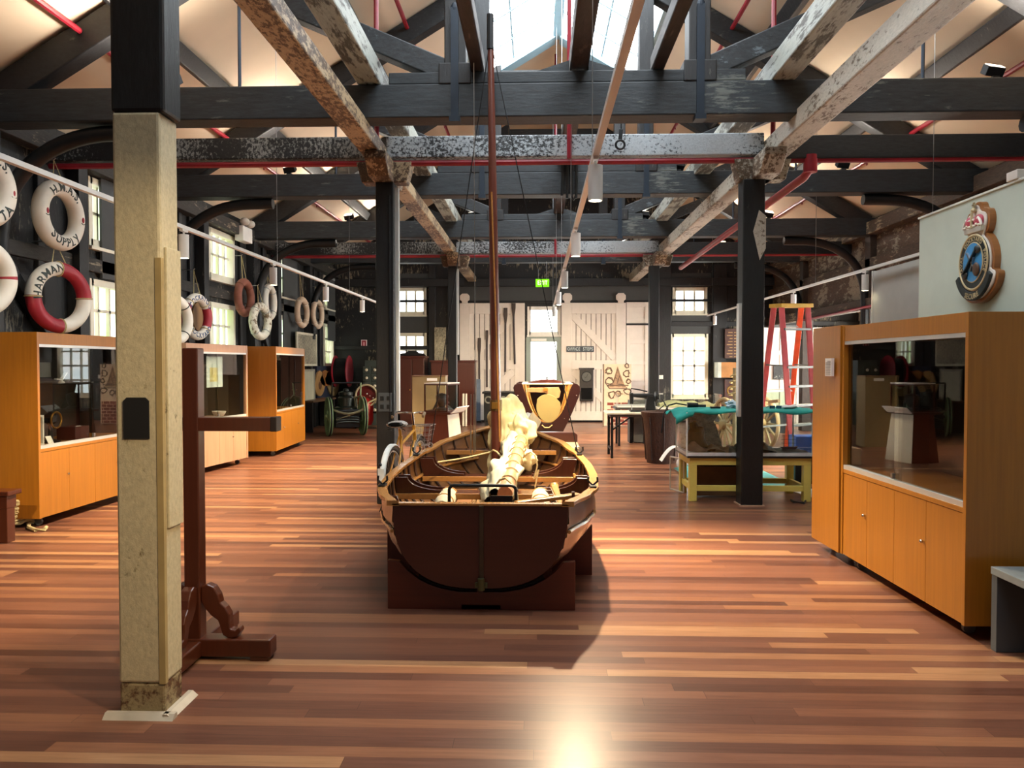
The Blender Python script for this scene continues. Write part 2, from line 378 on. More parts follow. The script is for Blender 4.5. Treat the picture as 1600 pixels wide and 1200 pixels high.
window(*FH[0], 3, 2, ff, mDAYF, bw=.024); window(*FH[1], 3, 4, ff, mDAYF, meet=2, bw=.024); window(*FH[2], 3, 2, ff, mDAYF, bw=.024); window(*FH[3], 3, 4, ff, mDAYF, meet=2, bw=.024)
window(*FH[4], 1, 1, ff, mDAYF, mWHITE)
for a, b in ((8.0, 10.6), (12.0, 14.8), (16.2, 18.6)): window(a, b, .9, 2.5, 4, 3, lambda u, d, z: Vector((XA + d, u, z)), mDAYR)  # unseen aisle windows, added to brighten the far right of the hall
dr = sroot('door_1', ff((FH[5][0] + FH[5][1]) / 2, 0, 0)); u0, u1, z0, z1 = FH[5]; f = M()
for a, b, p, q_ in ((u0 - .03, u0 + .09, 0, z1), (u1 - .09, u1 + .03, 0, z1), (u0 + .09, u1 - .09, z1 - .12, z1), (u0 + .09, u1 - .09, 0, .22)): f.box(a, b, YF - .05, YF + .06, p, q_)
f.build('frame', mGSASH, dr); M().box(u0 + .09, u1 - .09, YF + .02, YF + .04, .22, z1 - .12).build('pane', mDAYF, dr)
h = M().tube([(u0 + .06, YF - .06, 1.0), (u0 + .06, YF - .11, 1.0), (u0 + .17, YF - .11, 1.0)], .012); h.build('handle', mSTEEL, dr)
M().box(u0 + .1, u0 + .5, YF - .09, YF - .05, z1 - .1, z1 - .04).build('closer', mWHITE, dr)
# dark grey infill panels over and under the far windows
mGREY = mk('charcoal_panel', '3d3f3f', .7, var=.06)
t = M()
for a, b in ((0, 1), (2, 3)): t.box(FH[a][0] - .1, FH[a][1] + .15, YF - .03, YF, FH[b][3] + .06, FH[a][2] - .06); t.box(FH[a][0] - .1, FH[a][1] + .15, YF - .03, YF, FH[a][3] + .06, FH[a][3] + .42)
t.box(X(712), X(1015), YF - .03, YF, Z(472), Z(436))
struct(t, 'trim_panels', mGREY)
t = M()
for a, b in ((0, 1), (2, 3)): t.box(FH[a][0] - .12, FH[a][1] + .16, YF - .13, YF - .08, FH[a][2] + (FH[a][3] - FH[a][2]) * .5 - .03, FH[a][2] + (FH[a][3] - FH[a][2]) * .5 + .03)
struct(t, 'trim_rails', mBLACK)
# ---------------------------------------------------------------- roof trusses
mROD = mk('blue_black_iron', '222c38', .4, .5); mSTRAP = mk('slate_blue_iron', '15222f', .45, .3)
mSTRUT = peel('blue_grey_timber', '24292d', '5b666d', .28, 3, (1, 3, 3), .5)
mRUN = peel('skylit_runner', '4c4b45', 'a5aaa2', .55, 3, (3, .4, 3), .55)  # pale tone carries the skylight falling on the runners
def truss(Y, label, zt, full=True):
    r = thing('roof_truss', label, 'roof truss', (CX, Y, zt), 0, 'timber roof trusses'); th = .13
    M().box(XL, XR, Y - th, Y + th, zt, zt + .31).build('tie_beam', mTIMX, r, bevel=.012)
    M().box(CX - 1.75, CX + 1.55, Y - th + .01, Y + th - .01, zt + .31, zt + .42).build('straining_sill', mTIMX, r, bevel=.01)
    M().box(CX - 1.02, CX + 1.02, Y - .1, Y + .1, 6.62, 6.86).build('straining_beam', mTIMX, r, bevel=.01)
    for s in (-1, 1):
        q = CX + s * 1.13; e = XL + .15 if s < 0 else XR - .15
        M().bar((e, Y, roof(e) - .20), (q, Y, roof(q) - .17), .2, .28).build('principal_rafter', mTIMR, r, bevel=.012)
        M().box(q - .1, q + .1, Y - .11, Y + .11, zt + .31, 6.95).build('queen_post', mTIMZ, r, bevel=.01)
        M().box(q - .15, q + .15, Y - .14, Y + .14, zt + .305, zt + .50).build('post_foot', mTIMZ, r, bevel=.01)
        f = CX + s * 1.24; g = CX + s * 3.35
        M().bar((f, Y, zt + .46), (g, Y, roof(g) - .42), .18, .2).build('strut', mSTRUT, r, bevel=.012)
        st = M().box(q - .035, q + .035, Y - .15, Y - .13, zt - .04, zt + 1.0); st.ball((q, Y - .14, zt + 1.0), (.036, .012, .05), 10, 6); st.box(q - .05, q + .05, Y - .17, Y - .05, zt - .05, zt)
        st.build('iron_strap', mSTRAP, r)
        x = CX + s * 3.2; M().tube([(x, Y, zt + .3), (x, Y, roof(x) - .3)], .016, 6).build('tie_rod', mROD, r)
    for s in (-1, 1): M().add([(CX + .02 + s * a, Y + b, zt + c_) for b in (-.1, .1) for a, c_ in ((.09, .415), (.42, .415), (.09, .52))], [(0, 1, 2), (5, 4, 3), (0, 3, 4, 1), (1, 4, 5, 2), (2, 5, 3, 0)]).build('cleat', mTIMX, r)
    return r
for Y, z, lab in ((7.3, 3.80, 'nearest black timber roof truss, iron straps on its two queen posts'), (10.8, 3.85, 'black timber roof truss second from the viewer, beyond the mast top'),
                  (14.2, 3.83, 'black timber roof truss third from the viewer, under the end of the skylight'), (17.7, 3.84, 'farthest black timber roof truss, closest to the white doors')): truss(Y, lab, z)
mLB = peel('flaking_beam_brown_and_cream', '3a2c22', 'ab9778', .5, 5, (3, .9, 3), .5, base2='5f4936')
mLR = peel('limewashed_beam', '4a4032', 'b3aea0', .6, 5, (3, .9, 3), .5, base2='6c5a45')
def beam(name, label, m, mat, cat='beam', group=None, bevel=.015):
    c = sum(m.v, Vector()) / len(m.v); o = thing(name, label, cat, c, 0, group); m.build('timber', mat, o, bevel=bevel); return o
b = beam('plate_beam', 'long flaking brown and cream beam over the left row of posts', M().box(-1.82, -1.61, .2, YF, 3.67, 3.82), mLB, group='beams along the post rows')
b2 = beam('plate_beam', 'long limewashed beam over the right row of posts', M().box(2.37, 2.6, .2, YF, 3.66, 3.85), mLR, group='beams along the post rows')
def bolster(x, y, par, mat):
    M().prism([(-.55, 0), (.55, 0), (.55, -.08), (.36, -.22), (-.36, -.22), (-.55, -.08)], x - .11, x + .11, lambda u, v, d: (d, y + u, 3.665 + v)).build('bolster', mat, par, bevel=.012)
    M().prism([(-.3, 0), (.3, 0), (.24, -.22), (-.24, -.22)], y - .1, y + .1, lambda u, v, d: (x + u, d, 3.665 + v)).build('bolster', mat, par, bevel=.012)
for y in (8.29, 15.3): bolster(-1.64, y, b, mLB); bolster(2.36, y, b2, mLR)
for (xa, xb, z0, z1, mat, lab) in ((-1.69, -1.47, 4.12, 4.33, mRUN, 'pale runner lying across the tie beams left of the skylight'), (2.14, 2.36, 4.11, 4.33, mRUN, 'pale runner lying across the tie beams right of the skylight')):
    beam('runner_beam', lab, M().box(xa, xb, 2.2, 17.6, z0, z1), mat, group='runners on the tie beams')
mRUND = peel('dark_runner', '2b2523', '5e5148', .3, 3, (3, .4, 3), .55)
beam('runner_beam', 'dark centre runner resting on the tie beams between wedge cleats', M().box(.30, .47, 2.0, 17.6, 4.26, 4.48), mRUND, group='runners on the tie beams')
beam('runner_beam', 'thin brown runner just right of the centre runner', M().box(1.05, 1.17, 2.4, 7.3, 4.23, 4.38), mRUND, group='runners on the tie beams')
beam('runner_beam', 'thin brown runner just left of the centre runner', M().box(-.62, -.5, 2.4, 7.3, 4.23, 4.38), mRUND, group='runners on the tie beams')
for s, w_ in ((-1, 'left'), (1, 'right')):
    for d, nm in ((4.3, 'lower'), (2.75, 'upper')):
        x = CX + s * d; beam('roof_purlin', '%s dark purlin under the %s slope of the ceiling' % (nm, w_), M().bar((x, 2, roof(x) - .09), (x, YF, roof(x) - .09), .16, .18, (-s * .5, 0, .86)), mTIMZ, 'purlin', 'roof purlins')
mXW = peel('white_flaking_crossbeam', '1f2224', 'aab3b8', .56, 7, (1.3, 2, 1.6), .5, hf=3); mXD = peel('dark_crossbeam', '1d2124', '8a8f90', .16, 4, (.45, 3, 3), .5)
mXM = peel('half_flaked_crossbeam', '17191b', '8d918e', .42, 7, (1.8, 2, 1.2), .5, hf=3)
for Y, lab in ((8.29, 'flaking white cross beam with red pipe under it, joining the nearer pair of black posts'), (15.3, 'flaking white cross beam with red pipe under it, joining the farther pair of black posts')):
    r = thing('cross_beam', lab, 'beam', (CX, Y, 3.7), 0, 'cross beams')
    M().box(-1.61, 2.37, Y - .11, Y + .11, 3.70, 3.93).build('middle_length', mXW, r, bevel=.012)
    M().box(XL, -1.82, Y - .11, Y + .11, 3.70, 3.93).build('left_length', mXM, r, bevel=.012); M().box(2.6, XR, Y - .11, Y + .11, 3.66, 3.9).build('right_length', mXD, r, bevel=.012)
# iron knees under the tie beams at the walls
def knee(X0, s, Y, zt, label):
    r = thing('curved_iron_knee', label, 'bracket', (X0, Y, zt - 1.2), 0, 'curved iron knees on the side walls')
    p = [(X0 + s * (.03 + 1.15 * (1 - math.cos(a))), Y, zt - 1.28 + 1.2 * math.sin(a) ** .75) for a in [PI / 2 * i / 14 for i in range(15)]]
    p = [(X0 + s * .03, Y, zt - 1.6)] + p + [(X0 + s * 1.5, Y, zt - .075)]
    M().tube(p, .075, 10).build('curved_arm', mBLACK, r, smooth=True)
    M().box(min(X0, X0 + s * .06), max(X0, X0 + s * .06), Y - .09, Y + .09, zt - 1.75, zt - 1.2).build('wall_plate', mBLACK, r)
nm = ('nearest', 'second', 'third', 'farthest')
for i, (Y, z) in enumerate(((7.3, 3.80), (10.8, 3.85), (14.2, 3.83), (17.7, 3.84))):
    knee(XL + .16, 1, Y, z, nm[i] + ' black curved iron knee along the left wall'); knee(XR - .12, -1, Y, z, nm[i] + ' black curved iron knee along the right wall')
# posts
def post(name, label, x0, x1, y0, y1, z1, mat):
    r = thing(name, label, 'post', ((x0 + x1) / 2, (y0 + y1) / 2, 0), 0, 'free-standing timber posts'); M().box(x0, x1, y0, y1, 0, z1).build('shaft', mat, r, bevel=.012); return r
mPOST = peel('black_post', '0f1112', '5d5f59', .16, 4, (3, 3, .4), .45)
p1 = post('timber_post', 'black timber post beside the yellow bicycle', -1.73, -1.535, 8.18, 8.40, 3.45, mPOST)
p2 = post('timber_post', 'black timber post standing in front of the yellow table and glass tank', 2.155, 2.385, 8.18, 8.40, 3.45, mPOST)
p3 = post('timber_post', 'black timber post behind the small display box on its pedestal', -1.78, -1.61, 15.2, 15.4, 3.45, mPOST)
p4 = post('timber_post', 'black timber post at the far right, near the tall far window', 2.2, 2.39, 15.2, 15.4, 3.45, mPOST)
for p, x in ((p1, -1.525), (p3, -1.6)):
    y = p.location.y; M().box(x - .01, x + .03, y - .05, y + .03, 1.0 if p is p1 else 1.7, 3.4).build('cable_duct', mALU, p)
M().tube([(-1.58, 8.16, 0.9), (-1.58, 8.16, 3.3)], .012, 6).build('conduit', mBLACK, p1)
M().box(2.125, 2.155, 8.2, 8.3, .95, 2.15).build('cable_duct', mALU, p2)
o = M(); o.box(-1.70, -1.56, 8.15, 8.18, 1.0, 1.2); o.build('socket_panel', mk('dark_grey_plastic', '4a5052', .5), p1)
o = M()
for i in (0, 1):
    for j in (0, 1): o.box(-1.68 + .07 * i, -1.645 + .07 * i, 8.14, 8.15, 1.03 + .09 * j, 1.075 + .09 * j)
o.build('socket', mBLACK, p1)
M().prism([(-.06, 0), (0, .22), (.07, .16), (.07, -.18), (.01, -.3)], 8.17, 8.18, lambda u, v, d: (2.32 + u, d, 2.9 + v)).build('paint_patch', mLR, p2)
M().box(2.14, 2.4, 8.165, 8.415, 0, .015).build('foot_trim', mk('pale_foot_trim', 'b08d72', .6), p2)
# near post: cream casing below, tarred timber above
mCREAM = peel('grubby_cream_paint', '4a3b22', 'c6b995', .79, 7, (1.6, 1.6, 1), .55, .03, base2='86744c')
mCREAMB = peel('scuffed_cream_paint', '4d2d18', 'a08f69', .5, 7, (2, 2, 2), .6, .04, base2='6a4526')
np_ = thing('timber_post', 'near square post, cream casing below and black timber above', 'post', (-1.69, 3.34, 0), 0, 'free-standing timber posts')
x0, x1, ya, yb = -1.787, -1.585, 3.19, 3.355
M().box(x0 - .006, x1 + .02, ya, yb, 2.56, 5.0).build('tarred_shaft', peel('near_tarred_post', '17191a', '9aa3a0', .2, 5, (3, 3, .35), .4), np_, bevel=.015)
M().box(x0, x1, ya, yb, .14, 2.56).build('cream_shaft', mCREAM, np_, bevel=.012)
M().box(x0 + .002, x1 - .002, ya + .002, yb - .002, .0, .14).build('scuffed_foot', mCREAMB, np_, bevel=.01)
M().box(x1, x1 + .012, ya + .03, yb - .005, .8, 2.0).build('side_board', mCREAM, np_, bevel=.003)
M().box(x1 - .024, x1 + .003, ya - .003, ya + .02, .14, 1.95).build('corner_strip', mk('tan_strip', 'a58f5f', .5), np_)
M().prism([(-.055, -.085), (.055, -.085), (.055, .075), (.04, .09), (-.04, .09), (-.055, .075)], ya - .006, ya + .002, lambda u, v, d: (x0 + .092 + u, d, 1.272 + v)).build('recess_shade', mk('hole_shade', '0d0c0b', .8), np_)  # flat dark plate; the shade inside the recess is put into its colour
t = M(); t.prism([(0, 0), (.045, 0), (.02, .022), (0, .022)], x0 - .05, x1 + .05, lambda u, v, d: (d, ya - u, v)); t.prism([(0, 0), (.045, 0), (.02, .022), (0, .022)], ya - .03, yb + .05, lambda u, v, d: (x1 + u, d, v))
t.build('skirting', mk('dirty_white_skirting', 'b5a994', .5), np_)
# ---------------------------------------------------------------- red sprinkler pipes
for Y, xs, lab in ((8.29, (-1.7, .33, 2.44), 'red sprinkler pipe under the nearer white cross beam with upright drops'), (15.3, (.35,), 'red sprinkler pipe under the farther white cross beam')):
    r = thing('sprinkler_pipe', lab, 'pipe', (CX, Y, 3.65), 0, 'red sprinkler pipes'); M().tube([(XL + .1, Y - .06, 3.655), (XR - .2, Y - .06, 3.655)], .032, 8).build('branch_pipe', mPIPE, r, smooth=True)
    for x in xs: M().tube([(x, Y - .17, 3.66), (x, Y - .17, roof(x) - .05 if x != .33 else 7.2)], .026, 8).build('drop_pipe', mPIPE, r, smooth=True)
x, z = -4.33, 0
for x, lab in ((-4.33, 'red pipe running along the lower left slope of the ceiling'), (-1.81, 'red pipe running along the upper left slope near the skylight'), (2.65, 'red pipe running along the upper right slope near the skylight'), (5.07, 'red pipe running along the lower right slope of the ceiling')):
    zz = roof(x) - .13; r = thing('sprinkler_pipe', lab, 'pipe', (x, 10, zz), 0, 'red sprinkler pipes'); M().tube([(x, 2, zz), (x, YF - .2, zz)], .03, 8).build('pipe_run', mPIPE, r, smooth=True)
    for k in range(6): y = 3.4 + 2.9 * k; M().tube([(x, y, zz - .07), (x, y, zz)], .012, 6).build('sprinkler_head', mPIPE, r)
r = thing('sprinkler_pipe', 'sloping red main pipe hung under the right post row', 'pipe', (2.77, 8.3, 3.5), 0, 'red sprinkler pipes')
M().tube([(2.86, 8.22, 3.655), (2.86, 8.22, 3.56), (2.84, 8.35, 3.50), (2.8, 15.2, 3.40)], .045, 10).build('main_pipe', mPIPE, r, smooth=True); M().tube([(2.86, 8.22, 3.70), (2.86, 8.22, 3.52)], .07, 10).build('flange', mPIPE, r, smooth=True)
# grey boards over parts of the left windows
for (y0, y1, z0, z1, lab) in ((9.27, 10.35, 2.56, 3.85, 'grey blind board beside the cream post, over the upper left window'), (16.0, 16.95, 1.78, 3.78, 'tall grey blind board behind the third left display case'), (19.45, 20.12, 2.12, 3.7, 'grey blind board at the far end of the left wall')):
    r = thing('blind_board', lab, 'blind', (XL + .06, (y0 + y1) / 2, z0), 0, 'grey boards over the left windows'); M().box(XL + .04, XL + .07, y0, y1, z0, z1).build('board', mGREY, r)
    M().box(XL + .0, XL + .08, y0, y1, z1, z1 + .06).build('head_rail', mALU, r)
# ---------------------------------------------------------------- the sailing dinghy on its cradle
BX, BY, BL = -.345, 4.6, 3.45
TB = dict(b=[(0, .53), (.1, .655), (.2, .735), (.35, .768), (.5, .762), (.65, .71), (.78, .6), (.88, .42), (.95, .22), (1, .03)],
          g=[(0, .655), (.2, .64), (.5, .66), (.7, .70), (.85, .77), (1, .86)], k=[(0, .15), (.2, .135), (.7, .14), (.85, .18), (.95, .3), (1, .52)], n=[(0, 2.6), (.2, 2.6), (.5, 2.3), (.7, 1.9), (.85, 1.5), (1, 1.15)])
def tb(k, t):
    a = TB[k]
    for (t0, v0), (t1, v1) in zip(a, a[1:]):
        if t <= t1:
            u = (t - t0) / (t1 - t0); u = u * u * (3 - 2 * u) * .4 + u * .6; return v0 + (v1 - v0) * u
    return a[-1][1]
def hull(t, s, off=0):
    """point of the starboard side: t stern to bow, s keel to gunwale, off outwards"""
    b, g, k, n = (tb(c, t) for c in 'bgkn'); a = s * PI / 2; e = 2 / n
    x = b * math.sin(a) ** e; z = g - (g - k) * math.cos(a) ** e
    nx, nz = math.sin(a), -math.cos(a); x = max(0, x + off * nx); return x, z + off * nz
def halfw(t, z, off=0):
    b, g, k, n = (tb(c, t) for c in 'bgkn'); q = max(0, min(1, (g - z) / (g - k))); return b * (1 - q ** n) ** (1 / n) + off
mHULL = veneer('varnished_hull_planks', '623a1e', .25, (14, .6, 14)); mINN = veneer('inner_planks', '79522f', .4, (14, .6, 14)); mGUN = veneer('bright_varnish', 'a8763f', .25, (14, .8, 14))
mMAHO = veneer('dark_mahogany', '41190e', .28, (.6, 14, 14)); mRIB = mk('dark_rib', '3b2213', .5); mKNEE = veneer('knee_mahogany', '3d1d12', .25)
boat = thing('sailing_dinghy', 'varnished clinker sailing dinghy with mahogany transom, stern on, in the middle of the floor', 'boat', (BX, BY, .15))
ST = [i / 30 for i in range(31)]; NS = 10
for mat, nm, o0, o1 in ((mHULL, 'planking', .011, .0), (mINN, 'inner_planking', -.008, -.014)):
    m = M()
    for sd in (-1, 1):
        for j in range(NS):
            def f(u, v): 
                t = u; s = (j + v * 1.06) / NS; x, z = hull(t, min(s, 1), o0 + (o1 - o0) * v); return (BX + sd * x, BY + BL * t, z)
            m.grid(30, 3, f)
    m.build(nm, mat, boat, smooth=True)
pts = [(BX + sd * hull(0, s / 20)[0], hull(0, s / 20)[1]) for sd, r_ in ((-1, range(20, -1, -1)), (1, range(1, 21))) for s in r_]
M().prism(pts, BY - .012, BY + .025, lambda u, v, d: (u, d, v)).build('transom', mMAHO, boat, bevel=.003)
M().box(BX - .535, BX + .535, BY - .02, BY + .03, .652, .668).build('transom_cap', mGUN, boat, bevel=.004)
for sd in (-1, 1):
    m = M(); o = None
    P = [(t, tb('b', t), tb('g', t)) for t in ST]
    vs_ = [(BX + sd * max(0.004, b + d), BY + BL * t - .02, g + h) for t, b, g in P for d, h in ((-.035, .0), (.03, .0), (.03, .024), (-.035, .024))]
    fs = [(i * 4 + a, i * 4 + (a + 1) % 4, i * 4 + 4 + (a + 1) % 4, i * 4 + 4 + a) for i in range(30) for a in range(4)] + [(0, 1, 2, 3), (123, 122, 121, 120)]
    m.add(vs_, fs).build('gunwale', mGUN, boat, bevel=.004)
    M().tube([(BX + sd * hull(t, .86, .016)[0], BY + BL * t, hull(t, .86, .016)[1]) for t in ST], .013, 6).build('rubbing_strake', mGUN, boat, smooth=True)
    for z_, yo in ((.47, .52),):
        M().tube([(BX + sd * (halfw(t, z_ + .1 * t) - .03), BY + BL * t, z_ + .1 * t) for t in ST[4:28]], .016, 6).build('thwart_riser', mGUN, boat, smooth=True)
for i in range(17):
    t = .1 + .84 * i / 16; p = [(BX + sd * hull(t, s, -.022)[0], BY + BL * t, hull(t, s, -.022)[1]) for sd, ss in ((-1, [1 - .1 * k for k in range(11)]), (1, [.1 * k for k in range(1, 11)])) for s in ss]
    M().tube(p, .011, 6).build('rib', mRIB, boat)
M().tube([(BX, BY + BL * t, tb('k', t) - .012) for t in ST], .022, 6).build('keel', mMAHO, boat)
# floor boards
m = M()
for k in range(-4, 5):
    for a, b in zip(ST[3:26], ST[4:27]):
        za = tb('k', a) + .11; w_ = halfw(a, za) - .05
        if abs(k) * .085 + .04 < w_: m.box(BX + k * .085 - .037, BX + k * .085 + .037, BY + BL * a, BY + BL * b, za, za + .015)
m.build('bottom_boards', mk('scrubbed_floor_boards', 'a98455', .6, stretch=(10, 1, 10)), boat)
# thwarts with knees
for Y, z, w_ in ((5.86, .50, .2), (6.75, .50, .2), (7.38, .66, .2)):
    t = (Y - BY) / BL; hw = halfw(t, z) - .02
    M().box(BX - hw, BX + hw, Y - w_ / 2, Y + w_ / 2, z, z + .025).build('thwart', mKNEE, boat, bevel=.005)
    M().box(BX - hw, BX + hw, Y - w_ / 2 - .012, Y - w_ / 2, z - .015, z + .028).build('thwart_edge', mGUN, boat, bevel=.003)
    if Y < 7.2:
        for sd in (-1, 1):
            for dy in (-.07, .07):
                g = tb('g', t) - .005; hg = halfw(t, g - .01) - .03
                c = [(hg, g), (hw - .01, z + .025), (hw - .36, z + .025), (hw - .36, z + .05)] + [(hw - .36 + .27 * math.sin(a), z + .05 + (g - z - .05) * (1 - math.cos(a))) for a in [PI / 2 * i / 8 for i in range(1, 9)]]
                M().prism([(BX + sd * a, b) for a, b in c], Y + dy - .014, Y + dy + .014, lambda u, v, d: (u, d, v)).build('knee', mKNEE, boat, bevel=.003)
for sd in (-1, 1):
    Y = 4.95; t = .1; g = tb('g', t); hg = halfw(t, g - .02) - .03
    M().prism([(BX + sd * a, b) for a, b in [(hg, g), (hg - .02, g - .13), (hg - .3, g - .13)] + [(hg - .3 + .24 * math.sin(a), g - .11 + .11 * (1 - math.cos(a))) for a in [PI / 2 * i / 8 for i in range(9)]]], Y - .015, Y + .015, lambda u, v, d: (u, d, v)).build('knee', mKNEE, boat, bevel=.003)
    M().box(BX + sd * .18, BX + sd * .42, 5.35, 6.9, .40, .42).build('side_bench', mINN, boat, bevel=.004)
M().box(BX - .45, BX + .45, 4.66, 4.84, .50, .52).build('stern_seat', mKNEE, boat, bevel=.004)
# slatted grating left of the tiller, hoop and perforated plate at the stern
for i in range(5):
    x = at(624 + i * 7.2, 780, 4.98).x; M().box(x, x + .02, 4.83, 5.12, .565, .58).build('grating_slat', mk('bleached_slat', 'b9a88c', .7), boat)
for y in (4.86, 5.07): M().box(at(622, 780, 5).x, at(657, 780, 5).x, y, y + .025, .552, .566).build('grating_bearer', mRIB, boat)
a, b = at(702, 785, 5).x, at(806, 785, 5).x
M().tube([(a, 5, .52), (a, 5, .68)] + [(a + .03 * (1 - math.cos(q)), 5, .68 + .03 * math.sin(q)) for q in (.5, 1, 1.57)] + [(b - .03 * (1 - math.cos(q)), 5, .68 + .03 * math.sin(q)) for q in (1.57, 1, .5)] + [(b, 5, .68), (b, 5, .52)], .011, 8).build('rope_horse', mBLACK, boat, smooth=True)
m = M(); x0, x1 = at(767, 780, 4.93).x, at(801, 780, 4.93).x
for i in range(8):
    for j in range(3):
        cx_, cz_ = x0 + (x1 - x0) * (i + .5) / 8, .60 + .022 * j; m.torus((cx_, 0, cz_), .0105, .0042, lambda v: Vector((v.x, 4.93 + v.z - v.z * 0, v.y)) if False else Vector((v.x, 4.93 + (v.y), v.z)), 10, 5)
m.box(x0, x1, 4.9, 4.905, .585, .66); m.build('perforated_plate', mBLACK, boat)
m = M(); m.bar(at(806, 786, 4.8), at(905, 773, 5.02), .05, .022, w2=.07); m.build('stern_shelf', mGUN, boat, bevel=.004)
for x in (BX + .565,): M().box(x, x + .02, 4.93, 4.97, .52, .68).build('shelf_bracket', mKNEE, boat)
M().box(BX - .005, BX + .022, BY - .03, BY - .012, .17, .655).build('rudder_strap', mk('tarnished_strap', '4d4031', .4, .6), boat, bevel=.003)
m = M(); m.tube([(BX + .008, BY - .04, .15), (BX + .008, BY - .04, .22)], .022, 10); m.box(BX - .03, BX + .045, BY - .03, BY - .012, .16, .19); m.build('gudgeon', mk('verdigris_brass', '5a5a3c', .4, .7), boat)
# rowlocks
for x, Y in ((-.90, 5.25), (.235, 5.25), (-1.03, 6.7), (.33, 6.75)):
    t = (Y - BY) / BL; z = tb('g', t) + .024; sd = -1 if x < BX else 1; xx = BX + sd * (tb('b', t) - .005)
    m = M(); m.tube([(xx - .03, Y, z + .07), (xx - .032, Y, z + .04), (xx, Y, z + .012), (xx + .032, Y, z + .04), (xx + .03, Y, z + .07)], .008, 6); m.box(xx - .022, xx + .022, Y - .05, Y + .05, z - .004, z + .012); m.build('rowlock', mBLACK, boat)
# mast with shrouds
mb, mt = at(777, 725, 7.02), at(766, 34, 7.02); mb.z = .28
mast = M().tube([mb + (mt - mb) * (i / 10) for i in range(11)], [.05 - .024 * (i / 10) ** 1.5 for i in range(11)], 14)
mast.build('mast', veneer('red_brown_mast', '5f3024', .3, (10, 10, .4)), boat, smooth=True)
z = at(775, 633, 7.02); M().tube([z + Vector((0, 0, -.05)), z + Vector((0, 0, .05))], .056, 12).build('mast_band', mk('dull_bronze_band', '6f5f3f', .4, .8), boat)
M().tube([mt + Vector((0, -.01, -.25)), mt + Vector((0, -.01, .06))], .032, 10).build('mast_head', mBLACK, boat)
M().box(z.x - .035, z.x + .035, 6.95, 6.97, z.z - .03, z.z + .03).build('cleat_plate', mBRASS, boat)
top = mt + Vector((0, 0, -.15))
def line(p, q, r=.004, name='shroud', mat=mROPE, sag=0, par=None):
    n = 10; p = Vector(p); q = Vector(q)
    return M().tube([p.lerp(q, i / n) - Vector((0, 0, sag * math.sin(PI * i / n))) for i in range(n + 1)], r, 6).build(name, mat, par or boat, smooth=True)
t = .72; Y = BY + BL * t
chl, chr_ = Vector((BX - tb('b', t), Y, tb('g', t) + .02)), Vector((BX + tb('b', .66), BY + BL * .66, tb('g', .66) + .02))
line(top, chl, .005, mat=mBLACK); line(top, chr_, .005, mat=mBLACK)
p = at(743, 692, 7.0); line(at(744, 400, 7.0) + Vector((-.02, 0, 2)), (p.x, 7.0, .70), .0035, 'halyard', mSTEEL)
for dx in (-.014, .014): M().tube([(p.x - .02 + dx, 6.9, .70), (p.x - .02 + dx, 6.9, at(740, 616, 6.9).z)], .0055, 6).build('halyard_fall', mSTEEL, boat)
for c in (chl, chr_): M().torus((0, 0, 0), .02, .006, lambda v: c + Vector((v.x, v.z, v.y + .03)), 14, 6).build('shackle', mSTEEL, boat)
line(at(768, 300, 6.97), at(781, 690, 6.95), .009, 'halyard', mGUN)
# furled sail, gaff and canvas heap
def lump(c, r, amp, fr, seed, sub=(56, 36)):
    m = M(); m.ball((0, 0, 0), 1, *sub)
    for i, v in enumerate(m.v):
        d = v.normalized(); k = 1 + amp * .9 * mnoise.noise(d * fr * .75 + Vector((seed, 0, 0))) + amp * .16 * math.sin(9 * math.atan2(d.y, d.x) + 5 * mnoise.noise(d * 1.7 + Vector((0, seed, 0))) + 3 * d.z) * (1 - d.z * d.z) + amp * .22 * abs(mnoise.noise(d * fr * 1.5 + Vector((0, 0, seed))))
        m.v[i] = Vector((c[0] + d.x * r[0] * k, c[1] + d.y * r[1] * k, c[2] + d.z * r[2] * k))
    return m
sail = thing('furled_sail', 'cream canvas sail furled round its spar and heaped about the mast of the dinghy', 'sail', (-.3, 6.9, .7))
c = at(792, 668, 7.12); h = lump((c.x, 7.17, c.z - .02), (.19, .16, .27), .5, 2.2, 3.1)
h.build('canvas_heap', mCANVAS, sail, smooth='all')
h = lump((c.x + .13, 7.1, c.z - .03), (.12, .14, .17), .5, 2.4, 8.2); h.build('canvas_fold', mCANVAS, sail, smooth='all')
h = lump((c.x - .05, 7.15, .62), (.11, .14, .24), .45, 2.2, 5.5); h.build('canvas_fold', mCANVAS, sail, smooth='all')
h = lump((at(818, 710, 6.9).x, 6.85, .66), (.1, .12, .1), .5, 2.4, 1.5); h.build('canvas_fold', mCANVAS, sail, smooth='all')
s0, s1 = at(789, 772, 5.35), at(824, 655, 7.75)
M().tube([s0.lerp(s1, i / 8) for i in range(9)], [.055, .055, .053, .05, .048, .046, .044, .04, .038], 12).build('spar', veneer('pale_red_spar', 'b9805c', .4, (10, .6, 10)), sail, smooth=True)
def bund(u, v):
    p = s0.lerp(s1, .02 + .8 * u); a = 2 * PI * v; k = (.085 + .03 * math.sin(u * 9)) * (1 + .55 * mnoise.noise(Vector((u * 7, math.cos(a) * 1.2, math.sin(a) * 1.2))) - .4 * abs(mnoise.noise(Vector((u * 9, math.cos(a) * 3.5, math.sin(a) * 3.5))))) * (.75 + .6 * (1 - abs(2 * u - .8)))
    return p + Vector((-.075 + k * math.cos(a) * 1.1, 0, -.05 + k * math.sin(a)))
M().grid(80, 36, bund).build('furled_canvas', mk('pale_sailcloth', 'a59e82', .8, var=.06), sail, smooth='all')
